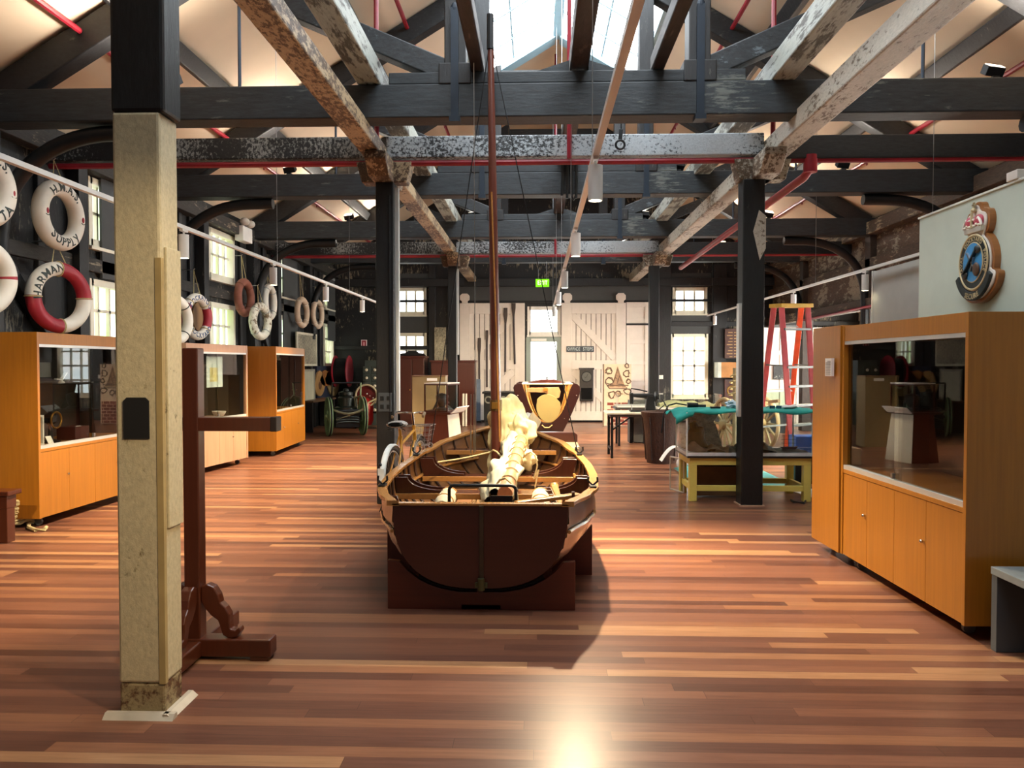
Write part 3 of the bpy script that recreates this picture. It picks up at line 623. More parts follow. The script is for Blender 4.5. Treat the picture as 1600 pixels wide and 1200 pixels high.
for i in range(9):
    u = .1 + .085 * i; p = s0.lerp(s1, u); d = (s1 - s0).normalized(); a = d.cross(Vector((0, 0, 1))).normalized(); b = a.cross(d)
    M().tube([p + a * (.062 * math.cos(q)) + b * (.062 * math.sin(q)) + d * (.006 * q) for q in [2 * PI * k / 16 for k in range(16)]], .006, 5, True).build('lashing', mROPE, sail, smooth=True)
q = s1; M().tube([q - (s1 - s0).normalized() * .16, q + (s1 - s0).normalized() * .05], .06, 12).build('spar_end_cloth', mk('grey_sailcloth', 'b9b6aa', .8), sail, smooth=True)
line(at(770, 705, 7.0), at(684, 722, 6.4), .007, 'sheet_line', mROPE, .01, sail)
rp = M(); rp.tube([at(765, 708, 6.9).lerp(at(836, 712, 6.5), i / 12) + Vector((0, 0, .03 * math.sin(i * 1.3))) for i in range(13)], .008, 6)
rp.build('tie_rope', mROPE, sail, smooth=True)
a = at(836, 712, 6.5); M().tube([a, a + Vector((.02, 0, -.08)), a + Vector((-.01, 0, -.2)), a + Vector((.03, 0, -.12)), a + Vector((.0, 0, -.27))], .008, 6).build('tie_rope', mROPE, sail, smooth=True)
a, b = at(775, 758, 5.45), at(806, 768, 5.3); M().tube([a, a + Vector((.03, 0, .04)), a.lerp(b, .5) + Vector((0, 0, .07)), b + Vector((0, 0, .03)), b + Vector((.02, 0, -.12))], .009, 6).build('tie_rope', mROPE, sail, smooth=True)
# board, oar and fender lying in the boat
r = thing('wooden_board', 'short pale plank propped upright in the boat beside the furled sail', 'board', at(822, 690, 7.1)); M().bar(at(813, 700, 7.0), at(838, 652, 7.55), .13, .022, (0, 1, .2)).build('plank', mk('dusty_plank', 'b6a078', .7, stretch=(8, 1, 1)), r, bevel=.003)
r = thing('tiller', 'pale wooden tiller lying inside the right quarter of the dinghy', 'tiller', (BX + .5, 5.3, .56)); a = Vector((BX + .50, 5.12, .555)); b = Vector((BX + .47, 5.68, .60))
M().bar(a, b, .035, .04, w2=.055).build('shaft', mGUN, r, bevel=.01); M().ball(b, (.035, .04, .03), 12, 8).build('grip', mGUN, r, smooth=True)
for sx, lab in ((-.33, 'white canvas buoyancy roll tucked under the left side of the dinghy'), (.36, 'white canvas buoyancy roll tucked under the right side of the dinghy')):
    r = thing('buoyancy_roll', lab, 'buoyancy roll', (BX + sx, 5.75, .42), 0, 'buoyancy rolls in the dinghy'); M().tube([(BX + sx * 1.02, 5.42 + .07 * i, .49) for i in range(9)], [.045, .065, .07, .07, .07, .07, .07, .065, .045], 14).build('roll', mk('off_white_canvas', 'a89e84', .8), r, smooth=True)
    for y in (5.55, 5.85): M().tube([(BX + sx * 1.02, y, .49), (BX + sx * 1.02, y + .03, .49)], .073, 14).build('strap', mGUN, r)
# cradle
cr = thing('boat_cradle', 'low dark red wooden cradle carrying the dinghy', 'cradle', (BX, 5.2, 0)); mCRA = veneer('cradle_mahogany', '58200f', .35, (.6, 14, 14))
for Y, hw, h in ((4.66, .575, .30), (5.46, .735, .36), (7.0, .6, .36)):
    t = (Y - BY) / BL; pl = [(-hw, 0), (hw, 0), (hw, h)] + [(min(hw - .02, hull(t, s / 10, .045)[0]), hull(t, s / 10, .045)[1]) for s in range(10, 0, -1) if hull(t, s / 10, .045)[1] < h and hull(t, s / 10, .045)[0] < hw - .02]
    pl += [(-a, b) for a, b in pl[:2:-1]] + [(-hw, h)]
    M().prism([(BX + a - (.02 if Y < 5 else 0) * 0, b) for a, b in pl], Y, Y + .045, lambda u, v, d: (u, d, v)).build('cross_board', mCRA, cr, bevel=.003)
for x in (-.4, .4): M().box(BX + x - .04, BX + x + .04, 4.705, 7.0, 0, .1).build('side_rail', mCRA, cr, bevel=.003)
M().box(BX - .12, BX + .12, 4.66, 7.045, .0, .03).build('centre_rail', mCRA, cr)
for Y in (4.68, 5.48, 7.02):
    t = (Y - BY) / BL; M().tube([(BX + hull(t, abs(s) / 10, .028)[0] * (1 if s > 0 else -1), Y, hull(t, abs(s) / 10, .028)[1]) for s in range(-4, 5)], .014, 6).build('padding', mk('black_felt', '0e0e0f', .9), cr)
# ---------------------------------------------------------------- display cases on castors
mCG = glassm('case_glass', (.80, .81, .79), 1.6, .03)
def case(label, loc, rz, L, D, H, nd, wood=mVEN, keep=None):
    mw = Matrix.Translation(Vector(loc)) @ Matrix.Rotation(rz, 4, 'Z'); r = thing('display_case', label, 'display case', mat=mw, group='veneered display cases on castors')
    zb, zs = .085, .725; B = lambda *a: M().box(*a, fn=lambda v: mw @ v)
    for x in (0, L - .03): B(x, x + .03, -.004, D, zb, H).build('side_panel', wood, r, bevel=.002)
    B(.03, L - .03, 0, D, H - .11, H).build('header', wood, r, bevel=.002)
    B(.03, L - .03, .03, D, zb, zs - .03).build('base_carcass', wood, r); B(.03, L - .03, .0, D, zs - .03, zs).build('shelf_board', wood, r, bevel=.002)
    B(.03, L - .03, D - .03, D - .01, zs, H - .11).build('back_panel', mDARKIN, r)
    for x in (.031, L - .041): B(x, x + .01, .05, D - .03, zs, H - .11).build('lining', mDARKIN, r)  # linings added over the veneer, their dark colour shading the case interior
    w_ = (L - .06) / nd
    for i in range(nd):
        d = B(.03 + w_ * i + .002, .03 + w_ * (i + 1) - .002, .004, .026, zb + .003, zs - .034).build('door', wood, r)
        if i % 2 == (0 if nd > 2 else 1) or nd == 3:
            x = .03 + w_ * (i + 1) - .03; k = M().ball((x, -.008, zb + .36), (.011, .012, .011), 10, 8, lambda v: mw @ v); k.build('knob', mCHROME, d, smooth=True)
    for z_, h in ((zs, .03), (H - .135, .025)): B(.03, L - .03, .002, .045, z_, z_ + h).build('sliding_rail', mALU, r)
    for i, (xa, xb, y) in enumerate(((.032, L / 2 + .03, .030), (L / 2 - .03, L - .032, .014))): B(xa, xb, y, y + .006, zs + .028, H - .133).build('glass_pane', mCG, r)
    B(L / 2 - .03, L / 2 - .005, -.008, .012, zs + .04, zs + .075).build('lock', mSTEEL, r)
    for x in (.14, L - .14):
        for y in (.1, D - .1):
            c = B(x - .02, x + .02, y - .02, y + .02, .062, zb).build('castor', mSTEEL, r)
            M().tube([mw @ Vector((x - .012, y, .034)), mw @ Vector((x + .012, y, .034))], .034, 14).build('wheel', mk('grey_wheel', '5a5c5c', .4), c, smooth=True)
    if keep is not None: keep.append(mw)
    return r
KP = []; R90 = PI / 2
case('display case at the left wall nearest the viewer, big white-framed card behind its glass', (-4.565, 6.86, 0), R90 - .02, 1.75, .72, 1.80, 4, keep=KP)
mVENP = veneer('pale_veneer', 'bd9070')
case('pale-fronted display case half hidden behind the cream post', (-4.62, 9.95, 0), R90 - .125, 1.62, .66, 1.79, 4, mVENP, keep=KP)
case('farthest display case along the left wall, just before the framed print', (-4.27, 12.4, 0), R90 + .05, 1.85, .72, 1.80, 4, keep=KP)
case('large glass-fronted display case on the right, below the crest', (2.278, 5.82, 0), -R90 + .021, 1.62, .66, 1.785, 4, keep=KP)
r = case('display case turned end on, white label on its plain side, beyond the large right case', (3.13, 6.37, 0), PI + .02, .88, .53, 1.795, 2, mVEN, keep=KP)
a = atX(1293, 560, 2.243); b = atX(1304, 588, 2.25); lc = M().box(2.225, 2.246, min(a.y, b.y), max(a.y, b.y), min(a.z, b.z), max(a.z, b.z)).build('label_card', mPAPER, r)
m = M()
for i in range(9): z = a.z - .02 - .0125 * i; m.box(2.223, 2.2255, b.y + .015, a.y - (.015 if i else .05), z - .003, z)
m.build('print_lines', mk('grey_print', '6a6a68', .7), lc)
# things inside the cases
w = KP[0]; PO = lambda x, y, z: w @ Vector((x, y, z))
r = thing('picture_frame', 'white box frame standing inside the nearest left display case', 'frame', PO(.2, .2, .725)); m = M()
for x0, x1, z0, z1 in ((.1, .32, .73, .75), (.1, .32, 1.0, 1.02), (.1, .12, .75, 1.0), (.30, .32, .75, 1.0)): m.box(x0, x1, .16, .2, z0, z1, lambda v: w @ v)
m.build('frame', mWHITE, r); M().box(.12, .30, .18, .19, .75, 1.0, lambda v: w @ v).build('card', mk('grey_card', '77756c', .8), r)
r = thing('caption_card', 'small white caption card beside the frame in the nearest left case', 'card', PO(.38, .15, .725)); M().add([PO(.36, .14, .727), PO(.44, .14, .727), PO(.44, .18, .81), PO(.36, .18, .81)], [(0, 1, 2, 3)]).build('card', mPAPER, r, solid=.003)
r = thing('sextant', 'black brass-fitted instrument standing in the nearest left case', 'instrument', PO(.62, .3, .725)); m = M(); m.lathe([(.09, .725), (.09, .74), (.025, .76), (.02, .9), (.06, .93), (.06, 1.0), (.02, 1.02), (.0, 1.03)], 16, lambda v: w @ (v + Vector((.62, .3, 0)))); m.build('stand', mBLACK, r, smooth=True)
M().torus((0, 0, 0), .08, .01, lambda v: w @ Vector((.62 + v.x, .24 + v.z, .95 + v.y)), 24, 6).build('dial', mBRASS, r, smooth=True)
r = thing('wooden_box', 'small brown wooden box in the nearest left case', 'box', PO(1.0, .3, .725)); M().box(.86, 1.1, .2, .4, .727, .86, lambda v: w @ v).build('body', mMAROON, r, bevel=.004); M().box(.86, .94, .19, .2, .865, .868, lambda v: w @ v).build('card', mPAPER, r)
r = thing('glass_shelf', 'glass shelf across the nearest left display case', 'shelf', PO(.8, .3, 1.3)); M().box(.045, 1.70, .1, .66, 1.31, 1.318, lambda v: w @ v).build('pane', glassm('shelf_glass', (.8, .9, .86), 1.5, .06), r)
r = thing('white_ornament', 'small white winged ornament on the glass shelf', 'ornament', PO(.65, .2, 1.32)); m = M(); m.lathe([(.03, 1.319), (.03, 1.33), (.01, 1.34), (.012, 1.37), (0, 1.375)], 12, lambda v: w @ (v + Vector((.65, .2, 0)))); m.bar(PO(.65, .2, 1.35), PO(.72, .2, 1.42), .03, .012); m.bar(PO(.65, .2, 1.35), PO(.56, .2, 1.36), .03, .012); m.build('body', mWHITE, r, smooth=True)
w = KP[1]; r = thing('window_reflection', 'pale painted window notice with a yellow square behind the glass of the pale-fronted case', 'notice', w @ Vector((1.0, .1, 1.2))); M().box(.66, 1.08, .10, .105, 1.18, 1.62, lambda v: w @ v).build('sheet', mk('pale_blue_reflection', 'cfe0e0', .7), r); M().box(.74, .94, .095, .1, 1.26, 1.46, lambda v: w @ v).build('square', mk('yellow_reflection', 'd6cf8e', .7), r)  # sheet and square paint a window's reflection in the case glass
r = thing('white_bowl', 'white bowl standing in the pale-fronted case', 'bowl', w @ Vector((1.25, .2, .725))); M().lathe([(.04, .727), (.05, .73), (.09, .79), (.1, .82), (.092, .82), (.04, .74), (0, .735)], 20, lambda v: w @ (v + Vector((1.15, .2, 0)))).build('body', mWHITE, r, smooth=True)
w = KP[2]; r = thing('model_sail', 'small white model sail in the farthest left case', 'model', w @ Vector((.35, .2, .725))); m = M(); m.prism([(-.05, 0), (.05, 0), (.04, .02), (-.04, .02)], .15, .25, lambda u, v, d: w @ Vector((.3 + u, d, .727 + v))); m.prism([(-.04, 0), (.03, 0), (.0, .13)], .19, .2, lambda u, v, d: w @ Vector((.3 + u, d, .747 + v))); m.build('body', mWHITE, r)
# ---------------------------------------------------------------- screens, crest, bench
r = thing('partition_screen', 'pale green-grey partition carrying the crest, behind the right display case', 'partition', (3.23, 4.6, 0)); M().box(3.2, 3.26, 2.2, 6.58, 0, 2.72).build('panel', mk('pale_green_panel', 'b9c7bc', .7, var=.03), r)
M().box(3.19, 3.27, 2.2, 6.59, 2.72, 2.735).build('top_edge', mk('panel_edge', 'd3d8d2', .6), r)
r = thing('partition_screen', 'plain grey partition behind the pale green one, below the right track', 'partition', (4.2, 9, 0)); M().box(4.18, 4.24, 8.1, 9.75, 0, 2.66).build('panel', mk('mid_grey_panel', 'a2a39f', .7, var=.04), r); M().box(4.17, 4.25, 9.75, 9.77, 0, 2.67).build('edge', mWHITE, r)
r = thing('white_box', 'small white box on top of the pale green partition', 'box', (3.23, 5.3, 2.74)); M().box(3.18, 3.28, 5.24, 5.36, 2.737, 2.80).build('body', mWHITE, r, bevel=.005)
cb_ = basis((3.2, 5.645, 2.30), (0, -1, 0), (0, 0, 1), (-1, 0, 0)); cr = thing('heraldic_crest', 'carved crest with a crown over a blue oval, on the pale green partition', 'crest', mat=cb_)
C = lambda u, v, d=0: cb_ @ Vector((u, v, d))
def outline(o):
    p = [(math.cos(a) * (.20 + o), -.065 + math.sin(a) * (.215 + o)) for a in [math.radians(x) for x in range(62, -28, -9)]]
    p += [(.25 + o, -.15), (.245 + o, -.21), (.2 + o * .9, -.27 - o * .5), (.1, -.335 - o), (0, -.35 - o)]
    p = [(.03 + o, .355 + o), (.055 + o, .30 + o * .6), (.12 + o, .29 + o), (.145 + o, .22), (.115 + o, .14)] + p
    p = p + [(-a, b) for a, b in p[::-1][1:]]
    for _ in range(2): p = [(a[0] * (1 - k) + b[0] * k, a[1] * (1 - k) + b[1] * k) for a, b in zip(p, p[1:] + p[:1]) for k in (.25, .75)]
    return p
M().prism(outline(.012), 0, .045, lambda u, v, d: C(u + .0, v, d)).build('backing', veneer('crest_backing', '9a6230', .3), cr, bevel=.012)
M().prism(outline(-.012), .045, .06, C).build('white_border', mk('crest_white', 'e3e0d8', .4), cr, bevel=.005)
mCB = mk('crest_black', '20292b', .35); mCBL = mk('crest_blue', '3f8cc4', .4); mGOLD = mk('crest_gilt', 'c2b48e', .4, .3)
m = M(); m.lathe([(.0, .058), (1, .058), (1, .068), (.97, .074), (0, .074)], 48, lambda v: C(v.x * .178, -.065 + v.y * .195, v.z)); m.build('ring', mCB, cr)
for rx, ry in ((.178, .195), (.122, .14)): M().torus((0, 0, 0), 1, .045, lambda v: C(v.x * rx, -.065 + v.y * ry, .074 + v.z * .12), 48, 8).build('rim', mGOLD, cr, smooth=True)
M().lathe([(0, .074), (1, .074), (1, .079), (0, .079)], 48, lambda v: C(v.x * .12, -.065 + v.y * .138, v.z)).build('blue_field', mCBL, cr)
def ovaltext(s, size, a0, par, inner=.150, iy=.167, bottom=False, cy=-.065, z=.0745):
    def f(g):
        if bottom: a = -PI / 2 + g.x / inner; k = (inner - g.y) / inner
        else: a = a0 - g.x / inner; k = (inner + g.y) / inner
        return C(math.cos(a) * inner * k, cy + math.sin(a) * iy * k, z + g.z)
    M().text(s, size, f, .004).build('lettering', mGOLD, par)
for s, a in (('NAVAL', 185), ('DOCKYARD', 92), ('POLICE', 0)): ovaltext(s, .039, math.radians(a), cr)
p = [(a, b) for a, b in [(math.cos(math.radians(t)) * .245, -.05 + math.sin(math.radians(t)) * .29) for t in range(205, 336, 10)]] + [(math.cos(math.radians(t)) * .2, -.05 + math.sin(math.radians(t)) * .225) for t in range(335, 204, -10)]
M().prism(p, .055, .082, C).build('scroll', mCB, cr, bevel=.006); ovaltext('SECURE', .046, 0, cr, .222, .262, True, -.05, .083)
m = M(); m.bar(C(-.085, -.14, .087), C(.07, .02, .087), .012, .034, (-1, 0, 0)); m.ball((0, 0, 0), (.038, .03, .012), 14, 8, lambda v: C(v.x + .07, v.y + .02, .087 + v.z)); m.ball((0, 0, 0), (.034, .03, .012), 14, 8, lambda v: C(v.x - .085, v.y - .15, .087 + v.z)); m.build('charge', mCB, cr, smooth=True)
m = M(); m.bar(C(-.06, .01, .086), C(.03, -.1, .086), .01, .016, (-1, 0, 0)); m.bar(C(0, -.13, .086), C(.03, -.03, .086), .01, .02, (-1, 0, 0)); m.build('charge', mSTEEL, cr)
m = M(); m.ball((0, 0, 0), (.04, .05, .012), 14, 8, lambda v: C(v.x + .06, v.y - .12, .087 + v.z)); m.build('charge', mk('crest_brown', '4a3628', .5), cr, smooth=True)
m = M(); m.prism([(-.105, .145), (.105, .145), (.115, .185), (-.115, .185)], .058, .085, C); m.build('crown_band', mk('crown_silver', 'cfccc2', .3, .5), cr, bevel=.006)
for sd in (-1, 1):
    M().ball((0, 0, 0), (.05, .045, .03), 14, 10, lambda v: C(sd * .055 + v.x, .225 + v.y, .065 + v.z)).build('crown_cushion', mk('crown_red', 'b0475a', .45), cr, smooth=True)
    M().tube([C(sd * (.115 - .002 * i - .0012 * i * i), .185 + .012 * i - .0007 * i * i * (i > 5), .085) for i in range(10)], .009, 8).build('crown_arch', mk('crown_pearl', 'e5e2d9', .35), cr, smooth=True)
M().tube([C(0, .18, .09), C(0, .29, .088)], .010, 8).build('crown_arch', mGOLD, cr, smooth=True)
m = M(); m.ball((0, 0, 0), .02, 12, 8, lambda v: C(v.x, .305 + v.y, .075 + v.z)); m.box(-.007, .007, .322, .362, .068, .08, lambda v: C(*v)); m.box(-.02, .02, .337, .349, .068, .08, lambda v: C(*v)); m.build('orb_and_cross', mGOLD, cr)
for i in range(7): M().ball((0, 0, 0), .011, 8, 6, lambda v: C(-.09 + .03 * i + v.x, .19 + v.y + .01 * (i % 2), .088 + v.z)).build('jewel', mk('crest_pearl_dot', 'ddd8c8', .3), cr, smooth=True)
mBEN = mk('grey_bench_paint', '50565a', .5, var=.05); mBENE = mk('pale_bench_edge', '7d8484', .5)
r = thing('bench', 'low grey bench against the near end of the right display case', 'bench', (2.7, 3.4, 0))
M().box(2.385, 3.05, 2.4, 4.10, .40, .44).build('seat', mBENE, r, bevel=.003)
for y in (2.4, 4.05): M().box(2.39, 3.05, y, y + .05, 0, .40).build('leg', mBEN, r, bevel=.003)
M().box(2.95, 3.0, 2.45, 4.05, 0, .40).build('back_board', mBEN, r)
# ---------------------------------------------------------------- T-shaped wooden stand, near left
mST = veneer('dark_red_stand', '4e2413', .3)
r = thing('timber_stand', 'tall dark red wooden stand with one side arm, behind the near cream post', 'stand', (-1.66, 3.85, 0))
px = at(303, 700, 3.85).x; M().box(px - .04, px + .04, 3.81, 3.89, .1, 1.585).build('upright', mST, r, bevel=.006)
ax = at(435, 665, 3.85).x; M().box(px - .13, ax, 3.812, 3.886, 1.165, 1.235).build('arm', mST, r, bevel=.005)
M().box(ax - .03, ax + .003, 3.81, 3.888, 1.163, 1.237).build('arm_end', mk('dark_end_grain', '241713', .5), r, bevel=.004)
fx_ = G(410, 1048).x; M().box(px - .36, fx_, 3.8, 3.9, .02, .11).build('foot', mST, r, bevel=.008)
M().box(px - .06, px + .05, 3.45, 4.3, .02, .1).build('foot', mST, r, bevel=.008)
for x, y in ((fx_ - .06, 3.85), (px - .31, 3.85), (px, 3.5), (px, 4.24)): M().box(x - .045, x + .045, y - .045, y + .045, 0, .02).build('foot_pad', mST, r)
def scroll(fn):
    up = [(.04, .37), (.07, .385), (.105, .37), (.13, .33), (.14, .29), (.165, .265), (.185, .23), (.185, .19), (.19, .155), (.215, .15), (.235, .165), (.245, .145), (.225, .115), (.18, .108), (.15, .125), (.14, .16), (.125, .2), (.09, .225), (.06, .26), (.04, .3)]
    return M().prism(up, -.028, .028, fn)
scroll(lambda u, v, d: (px + u, 3.85 + d, v)).build('scroll_bracket', mST, r, bevel=.006); scroll(lambda u, v, d: (px - u, 3.85 + d, v)).build('scroll_bracket', mST, r, bevel=.006)
scroll(lambda u, v, d: (px + d, 3.85 - u, v)).build('scroll_bracket', mST, r, bevel=.006)
# chest and rope at the left edge
r = thing('wooden_stool', 'heavy red-brown low table with square legs, cut by the left edge of the view', 'table', G(-60, 850)); a = G(16, 848)
M().box(a.x - .75, a.x + .02, a.y - .05, a.y + .13, .40, .44).build('top', mST, r, bevel=.008); M().box(a.x - .7, a.x - .01, a.y - .02, a.y + .10, .29, .40).build('apron', mST, r, bevel=.004)
for x in (a.x - .62, a.x - .055):
    M().box(x - .045, x + .045, a.y - .02, a.y + .08, 0, .29).build('leg', mST, r, bevel=.005)
r = thing('rope_coil', 'coil of pale rope lying beside the low table at the left edge', 'rope', G(30, 828)); c = G(14, 826); m = []
for k in range(150): a = k * .36; m.append(Vector((c.x - .02 + .12 * math.cos(a) + .02 * math.sin(k * .7), c.y + .12 + .12 * math.sin(a), .022 + .0016 * k + .012 * math.sin(k * 1.9))))
M().tube(m, .018, 7).build('coil', mROPE, r, smooth=True); e = m[0]
M().tube([e, e + Vector((.04, -.05, 0)), G(45, 824, .02), G(56, 828, .02), G(70, 827, .02), G(72, 824, .02)], .018, 7).build('tail', mROPE, r, smooth=True)
# ---------------------------------------------------------------- life rings
mRW = mk('ring_white', 'd8d2c4', .55, var=.1, scale=4); mRR = mk('ring_red', '9a1f2e', .5, var=.12); mRO = mk('ring_old_cork', 'c6b098', .8, var=.15); mRD = mk('ring_brown', '7d4a3a', .8, var=.2)
mRP = peel('ring_peeled', '6a5a44', 'd5d0be', .6, 7); mTXT = mk('ring_lettering', '26302c', .6); mTXB = mk('ring_lettering_blue', '1d3f6a', .6); mRB = mk('ring_grey_band', '9aa09c', .6)
def ring(label, c, alpha, mats, pick, R=.285, rr=.085, tilt=0, texts=(), hang=.22, rope=True, extra=None):
    al = math.radians(alpha); mw = basis(c, (math.sin(al), math.cos(al), 0), (0, 0, 1), (math.cos(al), -math.sin(al), 0)) @ Matrix.Rotation(tilt, 4, 'X')
    r = thing('life_ring', label, 'life ring', mat=mw, group='life rings on the left wall')
    M().torus((0, 0, 0), R, rr, lambda v: mw @ v, 64, 18, pick).build('ring', mats, r, smooth=True)
    for s, size, a0, bot, tm in texts:
        def f(g):
            if bot: a = math.radians(a0) + g.x / R; q = -g.y
            else: a = math.radians(a0) - g.x / R; q = g.y
            return mw @ Vector(((R + q) * math.cos(a), (R + q) * math.sin(a), math.sqrt(max(1e-5, rr * rr - q * q)) + .003 + g.z))
        M().text(s, size, f, .002).build('lettering', tm, r)
    if hang:
        M().tube([mw @ Vector((-.08, R + rr - .01, 0)), mw @ Vector((0, R + rr + hang, -.05)), mw @ Vector((.08, R + rr - .01, 0))], .006, 6).build('hanging_line', mROPE, r, smooth=True)
    ap = mw @ Vector((0, R + rr + (hang or -.03), -.05)); M().tube([(XL - .02, ap.y, ap.z), ap, ap + Vector((.02, 0, .02))], .007, 6).build('hanging_hook', mSTEEL, r)
    if rope:
        for k in range(4):
            a = math.radians((2 if 'HARMAN' in label else 45) + 90 * k); p = Vector((math.cos(a), math.sin(a), 0)); t_ = Vector((-math.sin(a), math.cos(a), 0))
            M().tube([mw @ (p * (R + (rr + .004) * math.cos(b)) + Vector((0, 0, (rr + .004) * math.sin(b)))) for b in [2 * PI * i / 18 for i in range(18)]], .007, 6, True).build('binding', mRB if rope is True else rope, r, smooth=True)
    if extra: extra(mw, r)
    return r
def emblems(mw, r):
    for sd in (-1, 1):
        m = M(); m.ball((0, 0, 0), (.018, .032, .01), 10, 8, lambda v: mw @ Vector((sd * .285 + v.x, v.y, .083 + v.z))); m.build('emblem', mRR, r, smooth=True)
        M().tube([mw @ Vector((sd * .285 - .03 + .012 * i, -.035 - .012 * math.sin(i * .63), .085)) for i in range(6)], .004, 5).build('emblem', mTXT, r)
rot = 20
ring('white life ring lettered H.M.A.S. SUPPLY, hung above the red and white one', atX(92, 337, -5.12), 3, [mRW], lambda a: 0, .29, .083, texts=(('H.M.A.S.', .122, 88, False, mTXT), ('SUPPLY', .13, -90, True, mTXT)), rope=False, extra=emblems)
ring('red and white life ring lettered HARMAN, above the nearest left case', atX(93, 465, -5.1), 18, [mRW, mRR], lambda a: 0 if 90 <= a < 180 or a >= 270 else 1, .305, .075, texts=(('HARMAN', .115, 138, False, mTXT),), rope=mROPE)
ring('white life ring with dark lettering, cut by the left edge, upper one', atX(-28, 292, -5.1), 5, [mRW], lambda a: 0, .285, .09, texts=(('H.M.A.S.', .12, 88, False, mTXT), ('TA', .13, -48, True, mTXT)), rope=False, extra=emblems)
ring('white life ring with a maroon band, cut by the left edge, lower one', atX(-32, 432, -5.1), 14, [mRW, mRR], lambda a: 1 if a < 8 or 172 < a < 188 else 0, .29, .078, rope=False)
ring('red, white and blue-lettered life ring reading COCKATOO DOCKYARD', atX(308, 495, -5.1), 8, [mRW, mRR], lambda a: 1 if (a < 34 or a > 326) or 146 < a < 214 else 0, .285, .066, texts=(('COCKATOO', .10, 90, False, mTXB), ('DOCKYARD', .10, -90, True, mTXB)), hang=.35, rope=mROPE)
ring('plain white life ring half hidden by the cream post, left of the dockyard ring', atX(274, 500, -5.0), 10, [mRW], lambda a: 0, .28, .07, rope=mTXT, hang=.1)
ring('old brown life ring hanging beside a small upper window', atX(382, 465, -5.2), 2, [mRD], lambda a: 0, .275, .068, hang=.4, rope=mRD)
ring('flaking white life ring hung low in front of two others', atX(407, 502, -4.98), 8, [mRP], lambda a: 0, .27, .072, hang=.3, rope=mRB)
ring('white life ring behind the flaking one', atX(421, 472, -5.18), -3, [mRW], lambda a: 0, .29, .065, hang=.2, rope=mRB)
ring('cream life ring over the framed print, nearer of the last two', atX(472, 488, -5.12), 4, [mRO], lambda a: 0, .28, .062, hang=.5, rope=mRW)
ring('cream life ring over the framed print, farther of the last two', atX(496, 491, -5.15), 4, [mRO], lambda a: 0, .29, .06, hang=.3, rope=mRW)
r = thing('plywood_disc', 'round plywood backing board behind the dockyard life ring', 'board', atX(302, 495, -5.22)); c = atX(309, 495, -5.25); M().lathe([(0, 0), (.22, 0), (.22, .02), (0, .02)], 32, lambda v: c + Vector((v.z, v.x, v.y))).build('disc', veneer('plywood_disc', '8a6436', .6), r)
# ---------------------------------------------------------------- lighting tracks
mTRK = mk('white_track', 'd9d9d6', .4, var=.03); mLAMP = glow('lamp_face', (1, .86, .55), 25)
def track(label, x, z, y0, y1, ys, where, group, energy, L=.2, R=.042, aim=(0, 0, -1)):
    r = thing('lighting_track', label, 'lighting track', (x, (y0 + y1) / 2, z), 0, 'white lighting tracks'); M().box(x - .018, x + .018, y0, y1, z - .016, z + .016).build('rail', mTRK, r)
    n = int((y1 - y0) / 3)
    for i in range(n + 1): y = y0 + .5 + (y1 - y0 - 1) * i / max(1, n); M().tube([(x, y, z + .015), (x, y, roof(x) - .05)], .003, 5).build('suspension_wire', mSTEEL, r)
    for i, y in enumerate(ys):
        s = thing('track_spotlight', '%s of the white cylinder spotlights on the %s track' % (('first', 'second', 'third', 'fourth', 'fifth', 'sixth')[i], where), 'spotlight', (x, y, z - .016), 0, group)
        M().box(x - .015, x + .015, y - .05, y + .05, z - .035, z - .016).build('adapter', mTRK, s); M().tube([(x, y, z - .07), (x, y, z - .03)], .008, 8).build('stem', mTRK, s)
        zt = z - .06; m = M().lathe([(0, zt), (R, zt), (R, zt - L), (R - .006, zt - L), (R - .006, zt - L + .03), (0, zt - L + .03)], 20, lambda v: Vector((x + v.x, y + v.y, v.z))); m.build('body', mTRK, s, smooth=True)
        M().lathe([(0, zt - L + .012), (R - .007, zt - L + .012), (R - .007, zt - L + .016), (0, zt - L + .016)], 20, lambda v: Vector((x + v.x, y + v.y, v.z))).build('lens', mLAMP, s)
        ld = bpy.data.lights.new('lamp', 'SPOT'); e, sz = energy[i] if isinstance(energy, list) else (energy, 1.9); ld.energy = e; ld.color = (1, .78, .50); ld.spot_size = sz; ld.spot_blend = .6 if e < 900 else 1; ld.shadow_soft_size = .03
        lo = bpy.data.objects.new('lamp', ld); COL.objects.link(lo); lo.parent = s; lo.location = (0, 0, -.044 - L + .005)
        d = Vector(aim[i] if isinstance(aim, list) else aim); lo.rotation_euler = d.to_track_quat('-Z', 'Y').to_euler()
zc = 2.7; yy = lambda py: (zc - .06 - 1.5) * 1200 / (570 - py)
track('white lighting track down the middle of the hall', .33, zc, 1.2, 17.2, [1.9, yy(262), yy(366), yy(425), yy(457), yy(480)], 'middle', 'spotlights on the middle track', [(SPOT_W * 1.3, .9), (SPOT_W * 1.5, .75), (SPOT_W * 6.2, 1.8), (SPOT_W * 1.5, 1.7), (SPOT_W * 2.5, 2.3), (SPOT_W * 5, 2.4)], aim=[(-2.0, 1.2, -1.1), (-.34, 1.38, -1), (.14, -.42, -1), (-.2, 0, -1), (0, .5, -1), (0, .9, -1)])
track('white lighting track along the left side', -3.02, 2.67, 1.5, 16.2, [2.6, atX(287, 360, -3.02).y, atX(427, 415, -3.02).y, atX(509, 452, -3.02).y, atX(566, 476, -3.02).y], 'left', 'spotlights on the left track', [(SPOT_W * 2.4, 1.5)] + [(SPOT_W * k, 1.9) for k in (2.2, 2.2, 3.2, 3.8)], aim=[(-.5, 1.5, -.8)] + [(-.25, -.1, -1)] * 4)
